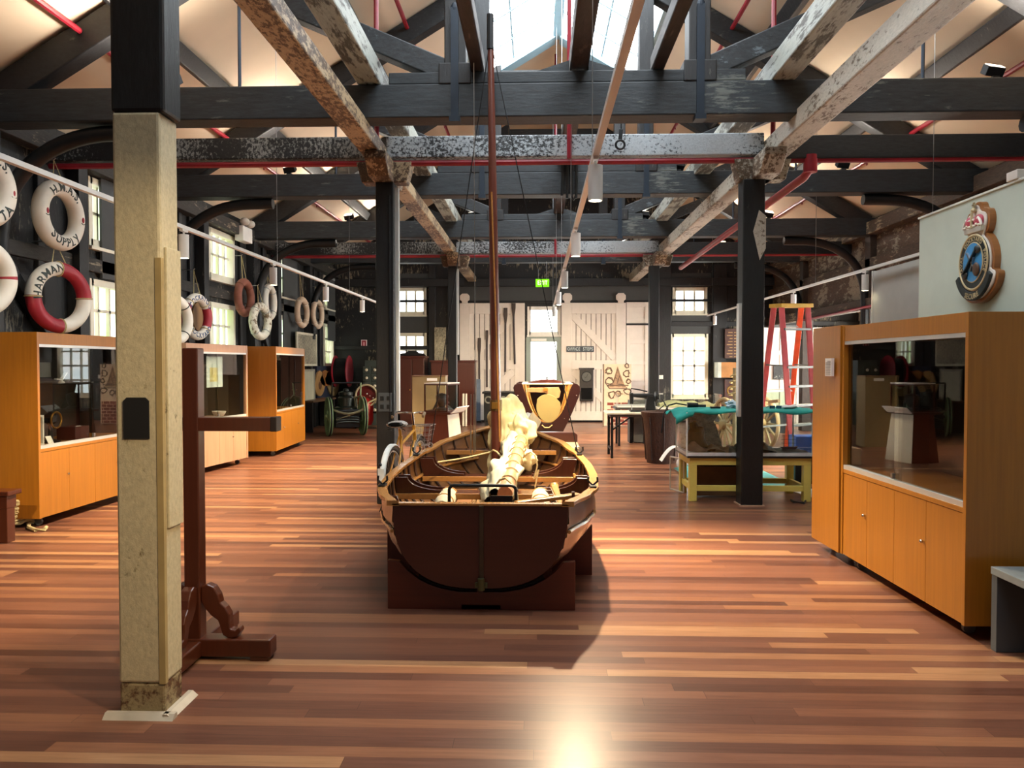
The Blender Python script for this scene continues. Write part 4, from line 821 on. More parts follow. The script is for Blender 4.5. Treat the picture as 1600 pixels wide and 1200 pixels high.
track('white lighting track along the right side', 4.07, 2.68, 7.6, 18.6, [atX(1352, 430, 4.07).y, atX(1240, 460, 4.07).y, atX(1117, 492, 4.07).y], 'right', 'spotlights on the right track', [(SPOT_W * .8, 1.3), (SPOT_W * 6, 1.9), (SPOT_W * 4, 1.9)], aim=[(-.8, .6, -1), (-.2, 0, -1), (-.2, 0, -1)])
# ---------------------------------------------------------------- white boarded doors on the far wall
mDOOR = mk('white_door_paint', 'cfc6bd', .55, var=.04); mGROOVE = mk('door_groove', '8d857e', .7)
def P(px, py, Y=YF): return at(px, py, Y)
def big_door(label, pa, pb, brace, fins, hook=None):
    xa, xb = X(pa), X(pb); zt = Z(474); y = YF - .12; r = thing('boarded_door', label, 'door', ((xa + xb) / 2, y, 0), 0, 'white boarded sliding doors')
    n = 11; m = M()
    for i in range(n): a = xa + .12 + (xb - xa - .24) * i / n; m.box(a + .011, a + (xb - xa - .24) / n - .011, y + .03, y + .06, .05, zt)
    m.build('boarding', mDOOR, r); M().box(xa + .1, xb - .1, y + .06, y + .08, .05, zt).build('groove_backing', mGROOVE, r)
    f = M(); 
    for x0, x1, z0, z1 in ((xa, xa + .26, .05, zt), (xb - .26, xb, .05, zt), (xa + .26, xb - .26, zt - .28, zt), (xa + .26, xb - .26, 1.38, 1.62), (xa + .26, xb - .26, .05, .28)): f.box(x0, x1, y, y + .06, z0, z1)
    f.build('frame', mDOOR, r, bevel=.006)
    for za, zb in ((1.62, zt - .28), (.28, 1.38)):
        a, b = (xa + .3, xb - .3) if brace > 0 else (xb - .3, xa + .3); M().bar((a, y + .015, za + .06), (b, y + .015, zb - .06), .05, .17, (0, 0, 1)).build('brace', mDOOR, r, bevel=.004) if False else M().bar((a, y + .02, za + .06), (b, y + .02, zb - .06), .03, .17).build('brace', mDOOR, r, bevel=.004)
    for p in fins:
        x = X(p); q = [(-.075, -.02), (-.075, .05), (-.125, .09), (-.125, .19), (-.07, .25), (.07, .25), (.125, .19), (.125, .09), (.075, .05), (.075, -.02)]
        M().prism(q, y - .02, y + .02, lambda u, v, d: (x + u, d, zt + v)).build('hanger_finial', mDOOR, r, bevel=.006)
    return r
big_door('white boarded door with oars hung on it, left of the glazed exit door', 719, 820, 1, (727,))
big_door('white boarded door carrying the blue sign and the clock, right of the glazed exit door', 877, 977, -1, (886, 969))
r = thing('panelled_door', 'narrow white door of square sunk panels, right of the boarded door with the clock', 'door', P(997, 600)); xa, xb = X(978), X(1013); y = YF - .1
M().box(xa, xb, y + .03, y + .06, .05, Z(473)).build('panel', mDOOR, r); f = M()
for z0, z1 in ((.05, .2), (.95, 1.05), (1.5, 1.6), (2.05, 2.15), (2.6, 2.7), (Z(473) - .12, Z(473))): f.box(xa, xb, y, y + .03, z0, z1)
f.box(xa, xa + .1, y - .001, y + .03, .05, Z(473)); f.box(xb - .1, xb, y - .001, y + .03, .05, Z(473)); f.build('frame', mDOOR, r, bevel=.004)
M().box(X(977), X(1014), y - .06, y - .02, Z(509), Z(506)).build('bolt_bar', mBLACK, r)
r = thing('door_rail', 'black sliding rail above the white boarded doors', 'rail', P(860, 470)); M().box(X(716), X(1015), YF - .07, YF - .04, Z(473), Z(470)).build('rail', mBLACK, r)
# oars and paddles on the white door
mOAR = mk('dark_oar', '2f201a', .5)
def oar(label, px, ya, yb, yc, w_, px2=None):
    y = YF - .145; r = thing('oar', label, 'oar', at(px, yc, y), 0, 'dark oars hung on the white door'); a, b, c = at(px, ya, y), at(px, yb, y), at(px2 or px, yc, y)
    ww = w_ / 60; M().prism([(-ww / 2, a.z), (ww / 2, a.z), (ww / 2, b.z + .25), (.02, b.z), (-.02, b.z), (-ww / 2, b.z + .25)], y - .01, y + .01, lambda u, v, d: (a.x + u, d, v)).build('blade', mOAR, r)
    M().tube([(a.x, y, b.z + .1), (c.x, y, c.z)], .025, 8).build('shaft', mOAR, r); return r
oar('short dark oar hung leftmost on the white boarded door', 749, 528, 557, 628, 5)
oar('dark oar second from the left on the white boarded door', 761, 516, 540, 605, 4)
oar('dark paddle with flared blade in the middle of the white boarded door', 790, 481, 508, 581, 6, 789.5)
oar('long dark paddle next to the glazed exit door', 802.5, 474, 496, 569, 6.5, 804.5)
# stove in front of the white door
r = thing('iron_stove', 'black cast iron stove with ring patterns standing before the white door', 'stove', G(780, 667)); y = 18.6; a, b = at(756, 612, y), at(805, 668, y)
M().box(a.x, b.x, y, y + .5, .12, a.z - .05).build('body', mBLACK, r, bevel=.02); M().box(a.x - .04, b.x + .04, y - .04, y + .54, a.z - .05, a.z).build('top', mBLACK, r, bevel=.01)
mOLDI = mk('worn_iron', '6d6d64', .5, .3)
for k in range(4): x = a.x + (b.x - a.x) * (.14 + .24 * k); M().torus((0, 0, 0), .075, .018, lambda v: Vector((x + v.x, y - .005 - v.z * .3, a.z - .2 + v.y)), 20, 6).build('ring_ornament', mOLDI, r, smooth=True)
M().prism([(-.2, 0), (.2, 0), (.2, .3), (.14, .38), (-.14, .38), (-.2, .3)], y - .02, y, lambda u, v, d: ((a.x + b.x) / 2 + u, d, .2 + v)).build('fire_door', mk('stove_door', '0c0d0d', .4), r, bevel=.005)
for x in (a.x + .06, b.x - .06):
    for yy_ in (y + .06, y + .44): M().box(x - .03, x + .03, yy_ - .03, yy_ + .03, 0, .12).build('leg', mBLACK, r)
r = thing('blue_screen', 'narrow blue-grey panel standing behind the stove against the white door', 'panel', G(745, 665)); M().box(X(738), X(752), YF - .28, YF - .25, 0, Z(592)).build('panel', mk('blue_grey_board', '5d6b7c', .6), r); M().box(X(738) - .02, X(752) + .02, YF - .32, YF - .21, 0, .04).build('foot', mBLACK, r)
# sign, clock, exit sign
r = thing('name_board', 'dark blue board lettered OFFICE STEPS on the white door', 'sign', P(906, 545)); y = YF - .17; a, b = at(885, 541, y), at(928, 550, y); M().box(a.x, b.x, y, y + .03, b.z, a.z).build('board', mk('dark_blue_board', '1f2b36', .5), r, bevel=.004)
cx_, cz_ = (a.x + b.x) / 2, (a.z + b.z) / 2; M().text('OFFICE  STEPS', .12, lambda g: Vector((cx_ + g.x * .78, y - .003 - g.z, cz_ + g.y)), .004).build('lettering', mk('pale_sign_letters', 'aebcc0', .6), r)
r = thing('wall_clock', 'tall dark wooden clock with a round dial on the white door', 'clock', P(917, 600)); y = YF - .26; a, b = at(906, 576, y), at(927, 627, y)
M().box(a.x, b.x, y, y + .14, b.z, a.z).build('case', mk('clock_wood', '1f1b1c', .4), r, bevel=.012); M().box(a.x - .02, b.x + .02, y - .02, y + .15, a.z - .03, a.z + .02).build('cornice', mk('clock_trim', '2a2426', .4), r, bevel=.006)
cx_ = (a.x + b.x) / 2; M().lathe([(0, 0), (.125, 0), (.13, .012), (.115, .02), (0, .018)], 28, lambda v: Vector((cx_ + v.x, y - v.z, a.z - .21 + v.y))).build('dial', mk('grey_dial', '4c4e4c', .5), r); M().torus((0, 0, 0), .13, .014, lambda v: Vector((cx_ + v.x, y - .01 - v.z, a.z - .21 + v.y)), 28, 8).build('bezel', mBLACK, r, smooth=True)
m = M(); m.bar((cx_, y - .022, a.z - .21), (cx_ + .04, y - .022, a.z - .13), .01, .01); m.bar((cx_, y - .022, a.z - .21), (cx_ - .05, y - .022, a.z - .24), .01, .01); m.build('hands', mBLACK, r)
M().box(a.x + .03, b.x - .03, y - .006, y, b.z + .05, a.z - .5).build('pendulum_door', mk('clock_glass', '101214', .15), r)
r = thing('exit_sign', 'green lit EXIT sign hung over the glazed door', 'sign', P(847, 442, 17.4)); y = 17.4; a, b = at(837, 436, y), at(858, 448, y)
M().box(a.x, b.x, y, y + .05, b.z, a.z).build('box', glow('exit_green', (.14, .62, .01), 1.2), r); cx_, cz_ = (a.x + b.x) / 2, (a.z + b.z) / 2
M().text('EXIT', .125, lambda g: Vector((cx_ + g.x * .8, y - .003 - g.z, cz_ + g.y)), .003, .004).build('lettering', glow('exit_letters', (.8, 1, .5), 1.8), r)
for x in (a.x + .06, b.x - .06): M().tube([(x, y + .02, a.z), (x, y + .02, 3.83)], .004, 5).build('hanger', mSTEEL, r)
# ---------------------------------------------------------------- far left corner
def cab2(label, px0, px1, pt, Y, D, mat, group=None, crest=False, name='wardrobe', cat='wardrobe'):
    a, b = at(px0, pt, Y), at(px1, pt, Y); r = thing(name, label, cat, ((a.x + b.x) / 2, Y, 0), 0, group); zt = a.z
    M().box(a.x, b.x, Y + .025, Y + D, 0.0, zt).build('body', mat, r, bevel=.006); M().box(a.x - .03, b.x + .03, Y, Y + D + .02, zt, zt + .05).build('cornice', mat, r, bevel=.01)
    n = 2 if b.x - a.x > .5 else 1
    for i in range(n):
        x0 = a.x + (b.x - a.x) * i / n; x1 = a.x + (b.x - a.x) * (i + 1) / n; d = M().box(x0 + .015, x1 - .015, Y, Y + .024, .1, zt - .04).build('door', mat, r, bevel=.006)
        k = x1 - .05 if i == 0 and n == 2 else x0 + .05; M().ball((k, Y - .012, zt * .52), .016, 8, 6).build('knob', mBRASS, d)
    if crest: M().prism([(-.35, 0), (.35, 0), (.3, .06), (.18, .07), (.1, .13), (-.1, .13), (-.18, .07), (-.3, .06)], Y + .03, Y + .08, lambda u, v, d: ((a.x + b.x) / 2 + u, d, zt + .05 + v)).build('carved_crest', mBLACK, r, bevel=.008)
    return r
cab2('maroon wardrobe with carved crest below the far left window', 624, 663, 559, 19.2, .6, mMAROON, crest=True)
cab2('maroon wardrobe with its right half behind the display box, left of the oars', 673, 742, 566, 19.0, .5, mMAROON)
r = thing('poster', 'tall old photographic print on the far wall above the maroon wardrobe', 'poster', P(688, 537)); a, b = P(680, 512), P(698, 563)
mPRINT = peel('sepia_print', '3b3931', 'b5ab8f', .5, 9, (1, 1, 1), .6, .12); M().box(a.x, b.x, YF - .16, YF - .14, b.z, a.z).build('print', mPRINT, r)
r = thing('notice_cabinet', 'tall beige board with a white label, behind the small display box', 'board', G(670, 690)); Y = 14.0; a, b = at(644, 588, Y), at(696, 588, Y); M().box(a.x, b.x, Y, Y + .35, 0, a.z).build('body', mk('beige_laminate', '85734f', .5, var=.05), r, bevel=.004)
M().box(a.x - .005, b.x + .005, Y - .012, Y + .36, a.z, a.z + .018).build('top_edge', mk('brown_edge', '6f5138', .5), r)
c, d = at(667, 591, Y - .01), at(683, 595, Y - .01); M().box(c.x, d.x, Y - .006, Y, d.z, c.z).build('label', mPAPER, r)
# small display box on pedestal
mw = Matrix.Translation((-1.5, 12.0, 0)) @ Matrix.Rotation(math.radians(-14), 4, 'Z'); r = thing('display_box', 'small glazed display box with a model inside, on a tapering pedestal', 'display box', mat=mw); T = lambda v: mw @ v
M().add([(s * (.25 - .07 * k), q * (.3 - .05 * k), .74 * k) for k in (0, 1) for s, q in ((-1, -1), (1, -1), (1, 1), (-1, 1))], [(3, 2, 1, 0), (4, 5, 6, 7), (0, 1, 5, 4), (1, 2, 6, 5), (2, 3, 7, 6), (3, 0, 4, 7)], T).build('pedestal', veneer('pedestal_brown', '6a2f1c', .4), r, bevel=.004)
M().add([(.255 - .07 * k + e, q * (.3 - .05 * k), .74 * k) for k in (0, 1) for e, q in ((0, -1), (0, 1), (.004, 1), (.004, -1))], [(0, 1, 5, 4), (3, 7, 6, 2), (0, 4, 7, 3), (1, 2, 6, 5), (4, 5, 6, 7), (3, 2, 1, 0)], T).build('pale_side', mk('pale_side_panel', 'd9d3c2', .5, var=.05), r)
B = lambda *a: M().box(*a, fn=T)
B(-.25, .25, -.32, .32, .74, .775).build('base_tray', mMAROON, r, bevel=.004)
for x in (-.19, .175):
    for y in (-.27, .255): B(x, x + .02, y, y + .02, .775, 1.2).build('corner_post', mMAROON, r)
for z in (.775, 1.185): 
    m = M()
    for y in (-.27, .255): m.box(-.17, .175, y, y + .02, z, z + .02, T)
    for x in (-.19, .175): m.box(x, x + .02, -.25, .255, z, z + .02, T)
    m.build('frame_rail', mMAROON, r)
B(-.19, .195, -.27, .275, 1.205, 1.222).build('lid', mk('pale_lid', 'd6d2c6', .4), r)
gm = M(); gm.box(-.17, .175, -.262, -.258, .795, 1.185, T); gm.box(.183, .187, -.25, .255, .795, 1.185, T); gm.build('glass_pane', mGLASS, r)
M().add([(.26, -.3, .76), (.26, .26, .76), (.36, .26, .85), (.36, -.3, .85)], [(0, 1, 2, 3)], T).build('caption_shelf', mPAPER, r, solid=.012)
m = M(); m.lathe([(.1, .78), (.1, .82), (.05, .84), (.09, .92), (.1, 1.02), (.07, 1.04), (0, 1.06)], 16, T); m.tube([mw @ Vector((-.12, -.05, .8)), mw @ Vector((-.05, -.05, .95)), mw @ Vector((.1, .05, .9))], .02, 6)
mm_ = thing('engine_model', 'small dark metal engine model inside the display box on the pedestal', 'model', mw @ Vector((0, 0, .78))); m.build('body', mk('dark_model_metal', '55565a', .3, .8), mm_, smooth=True)
for px in (723.5, 728): 
    r = thing('pole', ('left' if px < 725 else 'right') + ' of two pale poles leaning at the maroon wardrobe beside the display box', 'pole', G(px, 668)); M().tube([at(px, 666, 18.5) * 1 , at(px + .4, 615, 18.6)], .028, 8).build('shaft', mk('pale_pole', 'b9b4a5', .4), r, smooth=True)
# drawer unit with round knobs, sign, reel, prints and shields
r = thing('drawer_unit', 'tall dark green cabinet with rows of pale round knobs, behind the left post', 'cabinet', G(585, 668)); Y = 18.9; a, b = at(570, 563, Y), at(600, 563, Y); mDG = mk('dark_green_steel', '3b4440', .45); M().box(a.x, b.x, Y, Y + .5, 0, a.z).build('body', mDG, r, bevel=.006)
for i in range(2):
    for j in range(6):
        c = at(573 + 13 * i, 578 + 12.5 * j, Y); d = M().box(c.x - .09, c.x + .09, Y - .012, Y, c.z - .09, c.z + .09).build('drawer', mDG, r, bevel=.004); M().ball((c.x, Y - .03, c.z), (.038, .022, .038), 10, 6).build('knob', mk('ivory_knob', 'c9c3ad', .4), d, smooth=True)
r = thing('fire_sign', 'small red and white fire sign on the dark far wall', 'sign', P(569, 538)); a, b = P(565, 531), P(574, 546); M().box(a.x, b.x, YF - .06, YF - .04, b.z, a.z).build('plate', mk('sign_white', 'd8c8c4', .5), r); M().box(a.x + .02, b.x - .02, YF - .065, YF - .06, b.z + .02, a.z - .02).build('red_field', mRED, r); M().box(a.x + .06, b.x - .06, YF - .07, YF - .065, b.z + .07, a.z - .06).build('symbol', mk('sign_pink', 'd59b9b', .5), r)
r = thing('hose_reel', 'red-rimmed fire hose reel on the far end of the left wall', 'hose reel', P(541, 580)); c = at(541, 580, 19.4)
M().tube([c + Vector((-.28, .0, 0)), c + Vector((.05, 0, 0))], .33, 28).build('hose_drum', mBLACK, r, smooth=True)
for dx, m_ in ((.06, mRED), (-.29, mRED)): M().lathe([(0, 0), (.38, 0), (.4, .01), (.4, .03), (.38, .035), (0, .02)], 30, lambda v: c + Vector((dx + v.z, v.x, v.y))).build('flange', m_, r, smooth=True)
M().box(c.x - .36, c.x - .3, c.y - .04, c.y + .04, c.z - .4, c.z + .1).build('bracket', mBLACK, r); M().box(c.x - .36, c.x - .3, c.y - .05, YF - .05, c.z - .05, c.z + .05).build('arm', mBLACK, r)
def framed(label, pa, pb, pt, pbm, Xp, mat, frame, tilt=.05):
    a, b = atX(pa, pt, Xp), atX(pb, pt, Xp); zb = atX((pa + pb) / 2, pbm, Xp).z; r = thing('framed_print', label, 'picture', (Xp, (a.y + b.y) / 2, zb)); y0, y1 = a.y, b.y
    m = M(); e = .05
    for p in ((y0, y0 + e, zb, a.z), (y1 - e, y1, zb, a.z), (y0 + e, y1 - e, zb, zb + e), (y0 + e, y1 - e, a.z - e, a.z)): m.box(Xp - .02, Xp + .02, *p)
    m.build('frame', frame, r, bevel=.004); M().box(Xp - .01, Xp + .005, y0 + e, y1 - e, zb + e, a.z - e).build('print', mat, r); return r
framed('pale old framed print hung under the two cream life rings', 463, 494, 518, 572, -5.2, mPRINT, mk('ivory_frame', 'c4bda6', .5))
framed('pale framed ship print hung below the other print, behind the farthest left case', 474, 491, 577, 628, -5.2, mk('pale_ship_print', 'a9a68e', .6, var=.12, scale=3), mk('grey_frame', '8f8d7f', .5))
r = thing('shield_board', 'dark blue board carrying four wooden trophies on the left wall', 'board', atX(510, 600, -5.3)); a, b = atX(494, 572, -5.3), atX(524, 620, -5.3); M().box(-5.34, -5.28, a.y, b.y, b.z, a.z).build('board', mk('navy_board', '141c33', .6), r)
for i, (px, py, h, w_, mat) in enumerate(((498, 599, .62, .2, 'a07a4a'), (506.5, 591, .40, .22, '8a5a2e'), (513, 591, .38, .2, '8e3f22'), (520, 599, .66, .24, '9c8a62'))):
    c = atX(px, py, -5.27); d = M(); d.prism([(math.sin(t) * w_ * (1 if math.cos(t) < .2 else .75), -math.cos(t) * h / 2 * (-1)) for t in [2 * PI * k / 20 for k in range(20)]], -5.275, -5.235, lambda u, v, q: (q, c.y + u * 2.2, c.z + v)); q = thing('wooden_trophy', '%s wooden oval trophy on the dark blue board' % ('long tan', 'short brown', 'short red-brown', 'long pale')[i], 'trophy', c, 0, 'trophies on the blue board'); d.build('shield', veneer('trophy_%d' % i, mat, .4), q, bevel=.008)
    if i in (0, 3): M().ball((0, 0, 0), (.02, .14, .1), 12, 8, lambda v: Vector((-5.235 + v.x, c.y + v.y, c.z + v.z - .05))).build('boss', mk('trophy_boss%d' % i, ('5a3a20', 'c9c2a8')[i > 0], .5), q, smooth=True)
r = thing('shelf_unit', 'low dark shelf below the blue trophy board', 'shelf', atX(505, 640, -5.2)); a, b = atX(486, 628, -5.0), atX(522, 628, -5.0); M().box(-5.35, -4.95, a.y, b.y, .66, .70).build('top', mk('brown_shelf', '5b4028', .5), r)
for y in (a.y + .05, b.y - .05): M().box(-5.33, -4.98, y - .03, y + .03, 0, .66).build('side', mk('dark_shelf_side', '1d1712', .6), r)
# ---------------------------------------------------------------- divers' pump and fire cart
def disc(m, c, R, th, ang, n=28):
    """wheel disc whose axle points along angle ang in plan"""
    ax = Vector((math.cos(ang), math.sin(ang), 0)); t_ = Vector((-ax.y, ax.x, 0)); c = Vector(c)
    return m.lathe([(0, -th * .6), (R * .25, -th * .6), (R * .3, -th * .25), (R * .82, -th * .2), (R * .88, -th * .5), (R, -th * .5), (R, th * .5), (R * .88, th * .5), (R * .82, th * .2), (R * .3, th * .25), (R * .25, th * .7), (0, th * .7)], n, lambda v: c + ax * v.z + t_ * v.x + Vector((0, 0, v.y)))
mGRN = mk('pump_green', '86a879', .45, var=.2); mGRE = mk('pump_green_edge', '8fa87f', .5)
gp = G(536, 682); gx, gy = gp.x, gp.y + .25
r = thing('pump_cart', 'black hand pump on a cart with two green disc wheels and coiled hoses', 'cart', (gx, gy, 0)); ang = math.radians(24)
ax = Vector((math.cos(ang), math.sin(ang), 0)); fw_ = Vector((ax.y, -ax.x, 0)); O_ = Vector((gx, gy, 0)); L3 = lambda a, b, c: O_ + ax * a + fw_ * b + Vector((0, 0, c))
for s in (-.36, .36):
    d = M(); disc(d, L3(s, 0, .41), .41, .07, ang); w_ = d.build('wheel', mGRN, r, smooth=True); M().torus((0, 0, 0), .405, .018, lambda v: L3(s, 0, .41) + fw_ * v.x + ax * v.z + Vector((0, 0, v.y * 1)), 32, 6).build('tyre', mBLACK, w_, smooth=True)
    M().ball(L3(s * 1.1, 0, .41), .05, 10, 6).build('hub', mGRE, w_, smooth=True)
M().tube([L3(-.4, 0, .41), L3(.4, 0, .41)], .025, 8).build('axle', mBLACK, r)
bx = M(); bx.add([L3(a, b, c) for c in (.18, .56) for a, b in ((-.26, -.24), (.26, -.24), (.26, .24), (-.26, .24))], [(3, 2, 1, 0), (4, 5, 6, 7), (0, 1, 5, 4), (1, 2, 6, 5), (2, 3, 7, 6), (3, 0, 4, 7)]); bx.build('tank', mBLACK, r, bevel=.02)
bd = M(); bd.lathe([(.24, .56), (.24, .60), (.17, .62), (.17, .8), (.13, .84), (.15, .86), (.15, .92), (.06, .94), (.05, .99), (.0, 1.0)], 20, lambda v: O_ + v); bd.build('pump_body', mk('pump_iron', '252a26', .35, .5), r, smooth=True)
for s, nm_ in ((-.3, 0), (.3, 1)): M().tube([L3(s, -.1, .5), L3(s, .05, .85), L3(s, .1, 1.12)], .018, 8).build('handle_post', mBLACK if not nm_ else mGRE, r, smooth=True)
M().tube([L3(-.3, .1, 1.12), L3(.3, .1, 1.12)], .018, 8).build('handle_bar', mBLACK, r, smooth=True)
hs = mk('hose_olive', '7d7a5c', .6)
M().tube([L3(-.3 + .1 * i, .30 + .05 * math.sin(i * .6), .56 - .08 * math.sin(PI * i / 6)) for i in range(8)], .022, 8).build('hose', hs, r, smooth=True)
M().tube([L3(.2, 0, .8), L3(.3, .1, .84), L3(.34, .22, .7), L3(.3, .28, .52)], .022, 8).build('hose', hs, r, smooth=True)
M().tube([L3(-.25, .28, .36), L3(.0, .3, .44), L3(.25, .3, .52)], .014, 6).build('lever', hs, r)
m = M()
for k in range(3): m.tube([L3(.24 * math.cos(q) , .27 + .01 * k, .28 + .05 * k + .03 * math.sin(q)) for q in [PI * i / 8 for i in range(9)]], .012, 6)
m.build('pipe_work', mk('pump_pipes', '4a4f48', .3, .7), r)
gp = G(573, 671); O2 = Vector((gp.x, gp.y + .3, 0)); r = thing('fire_cart', 'red fire appliance on a small cart with pale disc wheels, beside the pump cart', 'cart', O2); L4 = lambda a, b, c: O2 + Vector((a, b, c))
mFR = mk('appliance_red', 'a01c1c', .35); mOLI = mk('olive_disc', '71735a', .5)
m = M().lathe([(0, .06), (.15, .08), (.19, .18), (.19, .62), (.14, .7), (.05, .74), (.05, .8), (0, .8)], 20, lambda v: L4(-.1, 0, 0) + v); m.build('cylinder', mFR, r, smooth=True)
for s in (-.34, .27): d = M(); disc(d, L4(s, 0, .38), .38, .06, math.radians(18)); w_ = d.build('wheel', mOLI, r, smooth=True); M().torus((0, 0, 0), .375, .02, lambda v: L4(s, 0, .38) + Vector((-.31 * v.x, .95 * v.x, v.y)) + Vector((.95, .31, 0)) * v.z, 30, 6).build('tyre', mRUBBER, w_, smooth=True)
M().tube([L4(-.36, 0, .38), L4(.3, 0, .38)], .022, 8).build('axle', mBLACK, r)
M().torus((0, 0, 0), .25, .022, lambda v: L4(-.05 + v.x, -.1 + v.z, .78 + v.y), 30, 8).build('hose_hoop', mk('pale_hose', 'b7ab8c', .6), r, smooth=True)
M().lathe([(0, 0), (.23, 0), (.23, .05), (0, .06)], 26, lambda v: L4(-.05 + v.x, -.06 - v.z * -.5, .78 + v.y)).build('reel_plate', mk('dark_red_plate', '5c1414', .4), r)
M().ball(L4(-.14, -.16, .68), (.1, .06, .1), 12, 8).build('orange_cap', mk('orange_red', 'd2512a', .4), r, smooth=True)
M().bar(L4(-.22, -.14, .50), L4(.22, -.12, .72), .05, .04).build('handle', mk('pale_handle', 'c2b890', .5), r, bevel=.008)
for k in range(3): M().ball(L4(-.02 + .07 * k, -.15, .82 - .05 * k), .026, 8, 6).build('fitting', mCHROME, r, smooth=True)
# ---------------------------------------------------------------- bicycle behind the dinghy
mYEL = mk('bicycle_yellow', 'a97a24', .35); mGUARD = mk('white_mudguard', 'cfd6d6', .4)
ba = math.radians(84); mw = Matrix.Translation((-1.42, 7.55, 0)) @ Matrix.Rotation(ba, 4, 'Z') @ Matrix.Rotation(math.radians(-2), 4, 'X')
r = thing('bicycle', 'old yellow bicycle with white rear mudguard and wire basket, left of the dinghy', 'bicycle', mat=mw); T = lambda x, z, y=0: mw @ Vector((x, y, z))
for x, nm_ in ((0, 'rear_wheel'), (1.04, 'front_wheel')):
    w_ = M().torus((0, 0, 0), .325, .02, lambda v: T(x + v.x, .345 + v.y, v.z), 40, 8).build(nm_, mRUBBER, r, smooth=True)
    M().torus((0, 0, 0), .30, .011, lambda v: T(x + v.x, .345 + v.y, v.z), 40, 6).build('rim', mSTEEL, w_, smooth=True); M().tube([T(x, .345, -.05), T(x, .345, .05)], .022, 10).build('hub', mSTEEL, w_, smooth=True)
    m = M()
    for k in range(18): a = 2 * PI * k / 18; m.tube([T(x + .02 * math.cos(a + .5), .345 + .02 * math.sin(a + .5), .02 * (-1) ** k), T(x + .295 * math.cos(a), .345 + .295 * math.sin(a))], .0015, 4)
    m.build('spokes', mSTEEL, w_)
def guard(x, a0, a1, mat, R=.365):
    n = 20; m = M(); vs_ = []
    for i in range(n + 1):
        a = a0 + (a1 - a0) * i / n
        for y, q in ((-.03, -.012), (-.018, .004), (.018, .004), (.03, -.012)): vs_.append(T(x + (R + q) * math.cos(a), .345 + (R + q) * math.sin(a), y))
    return m.add(vs_, [(i * 4 + j, i * 4 + j + 1, i * 4 + 5 + j, i * 4 + 4 + j) for i in range(n) for j in range(3)]).build('mudguard', mat, r, smooth=True, solid=.003)
guard(0, .5, 2.9, mGUARD); guard(0, 2.9, 3.5, mRUBBER, .366); guard(1.04, .7, 2.8, mk('dark_mudguard', '4d443c', .5))
M().box(-.385, -.37, -.03, .03, .40, .52, lambda v: mw @ v).build('reflector_plate', mGUARD, r); M().ball(T(-.392, .56), .018, 8, 6).build('rear_lamp', mBLACK, r)
tubes = [((.40, .29), (.30, .84)), ((.40, .29), (.86, .66)), ((.33, .68), (.84, .78)), ((0, .345), (.40, .29)), ((0, .345), (.315, .76))]
for p, q in tubes:
    for y in ((-.05, .05) if p[0] == 0 else (0,)): M().tube([T(*p, y), T(*q, y * .3)], .016 if y == 0 else .009, 10).build('frame_tube', mYEL, r, smooth=True)
M().tube([T(.84, .84), T(.88, .62)], .02, 10).build('head_tube', mYEL, r, smooth=True)
for y in (-.05, .05): M().tube([T(.885, .62, y), T(.93, .5, y), T(1.04, .345, y)], .012, 8).build('fork', mYEL, r, smooth=True)
M().tube([T(.84, .82), T(.81, .98)], .013, 8).build('stem', mCHROME, r, smooth=True)
M().tube([T(.62, .95, -.17), T(.72, .98, -.16), T(.82, .98, -.08), T(.81, .97), T(.82, .98, .08), T(.72, .98, .16), T(.62, .95, .17)], .011, 8).build('handlebar', mCHROME, r, smooth=True)
for s in (-1, 1): M().tube([T(.60, .945, s * .172), T(.70, .975, s * .163)], .017, 8).build('grip', mk('tan_grip', '7d6a50', .7), r, smooth=True)
M().tube([T(.31, .80), T(.29, .87)], .013, 8).build('seat_post', mCHROME, r, smooth=True)
s = M(); prof = [(-.13, .085, .02), (-.10, .11, .03), (-.03, .10, .03), (.04, .05, .025), (.10, .03, .022), (.15, .022, .015)]
s.grid(5, 12, lambda u, v: T(.29 + prof[int(round(u * 5))][0], .895 + prof[int(round(u * 5))][2] * 1.2 * math.sin(2 * PI * v) + .06 * u * 0, prof[int(round(u * 5))][1] * math.cos(2 * PI * v))); s.build('saddle', mk('grey_saddle', '8d8a86', .5), r, smooth='all')
for k in (-.07, .07): M().tube([T(.17, .865, k) + Vector((.02 * math.cos(q), .02 * math.sin(q), .008 * (q - 4))) for q in [k2 * .8 for k2 in range(14)]], .005, 5).build('saddle_spring', mBLACK, r)
b = M()
for k in range(5):
    z = .60 + .055 * k; w_ = .12 + .012 * k; pts_ = [T(.92, z, -w_), T(1.12 + .012 * k, z, -w_), T(1.12 + .012 * k, z, w_), T(.92, z, w_)]; b.tube(pts_, .0025 if k < 4 else .006, 5, True)
for k in range(7): y = -.12 + .04 * k; b.tube([T(.92, .60, y), T(1.12, .60, y), T(1.168, .82, y * 1.35)], .002, 4); b.tube([T(.92, .6, y), T(.92, .82, y * 1.35)], .002, 4)
for k in range(4): x = .95 + .05 * k; b.tube([T(x, .82, -.165), T(x, .60, -.12), T(x, .60, .12), T(x, .82, .165)], .002, 4)
b.build('wire_basket', mSTEEL, r)
M().torus((0, 0, 0), .085, .008, lambda v: T(.40 + v.x, .29 + v.y, .05 + v.z), 24, 6).build('chain_ring', mSTEEL, r, smooth=True)
for a, y in ((.6, .08), (.6 + PI, -.08)): c = M(); c.tube([T(.40, .29, y), T(.40 + .165 * math.cos(a), .29 + .165 * math.sin(a), y)], .009, 6); c.build('crank', mSTEEL, r); M().box(.40 + .165 * math.cos(a) - .045, .40 + .165 * math.cos(a) + .045, min(y, y * 2.1), max(y, y * 2.1), .28 + .165 * math.sin(a), .305 + .165 * math.sin(a), lambda v: mw @ v).build('pedal', mRUBBER, r)
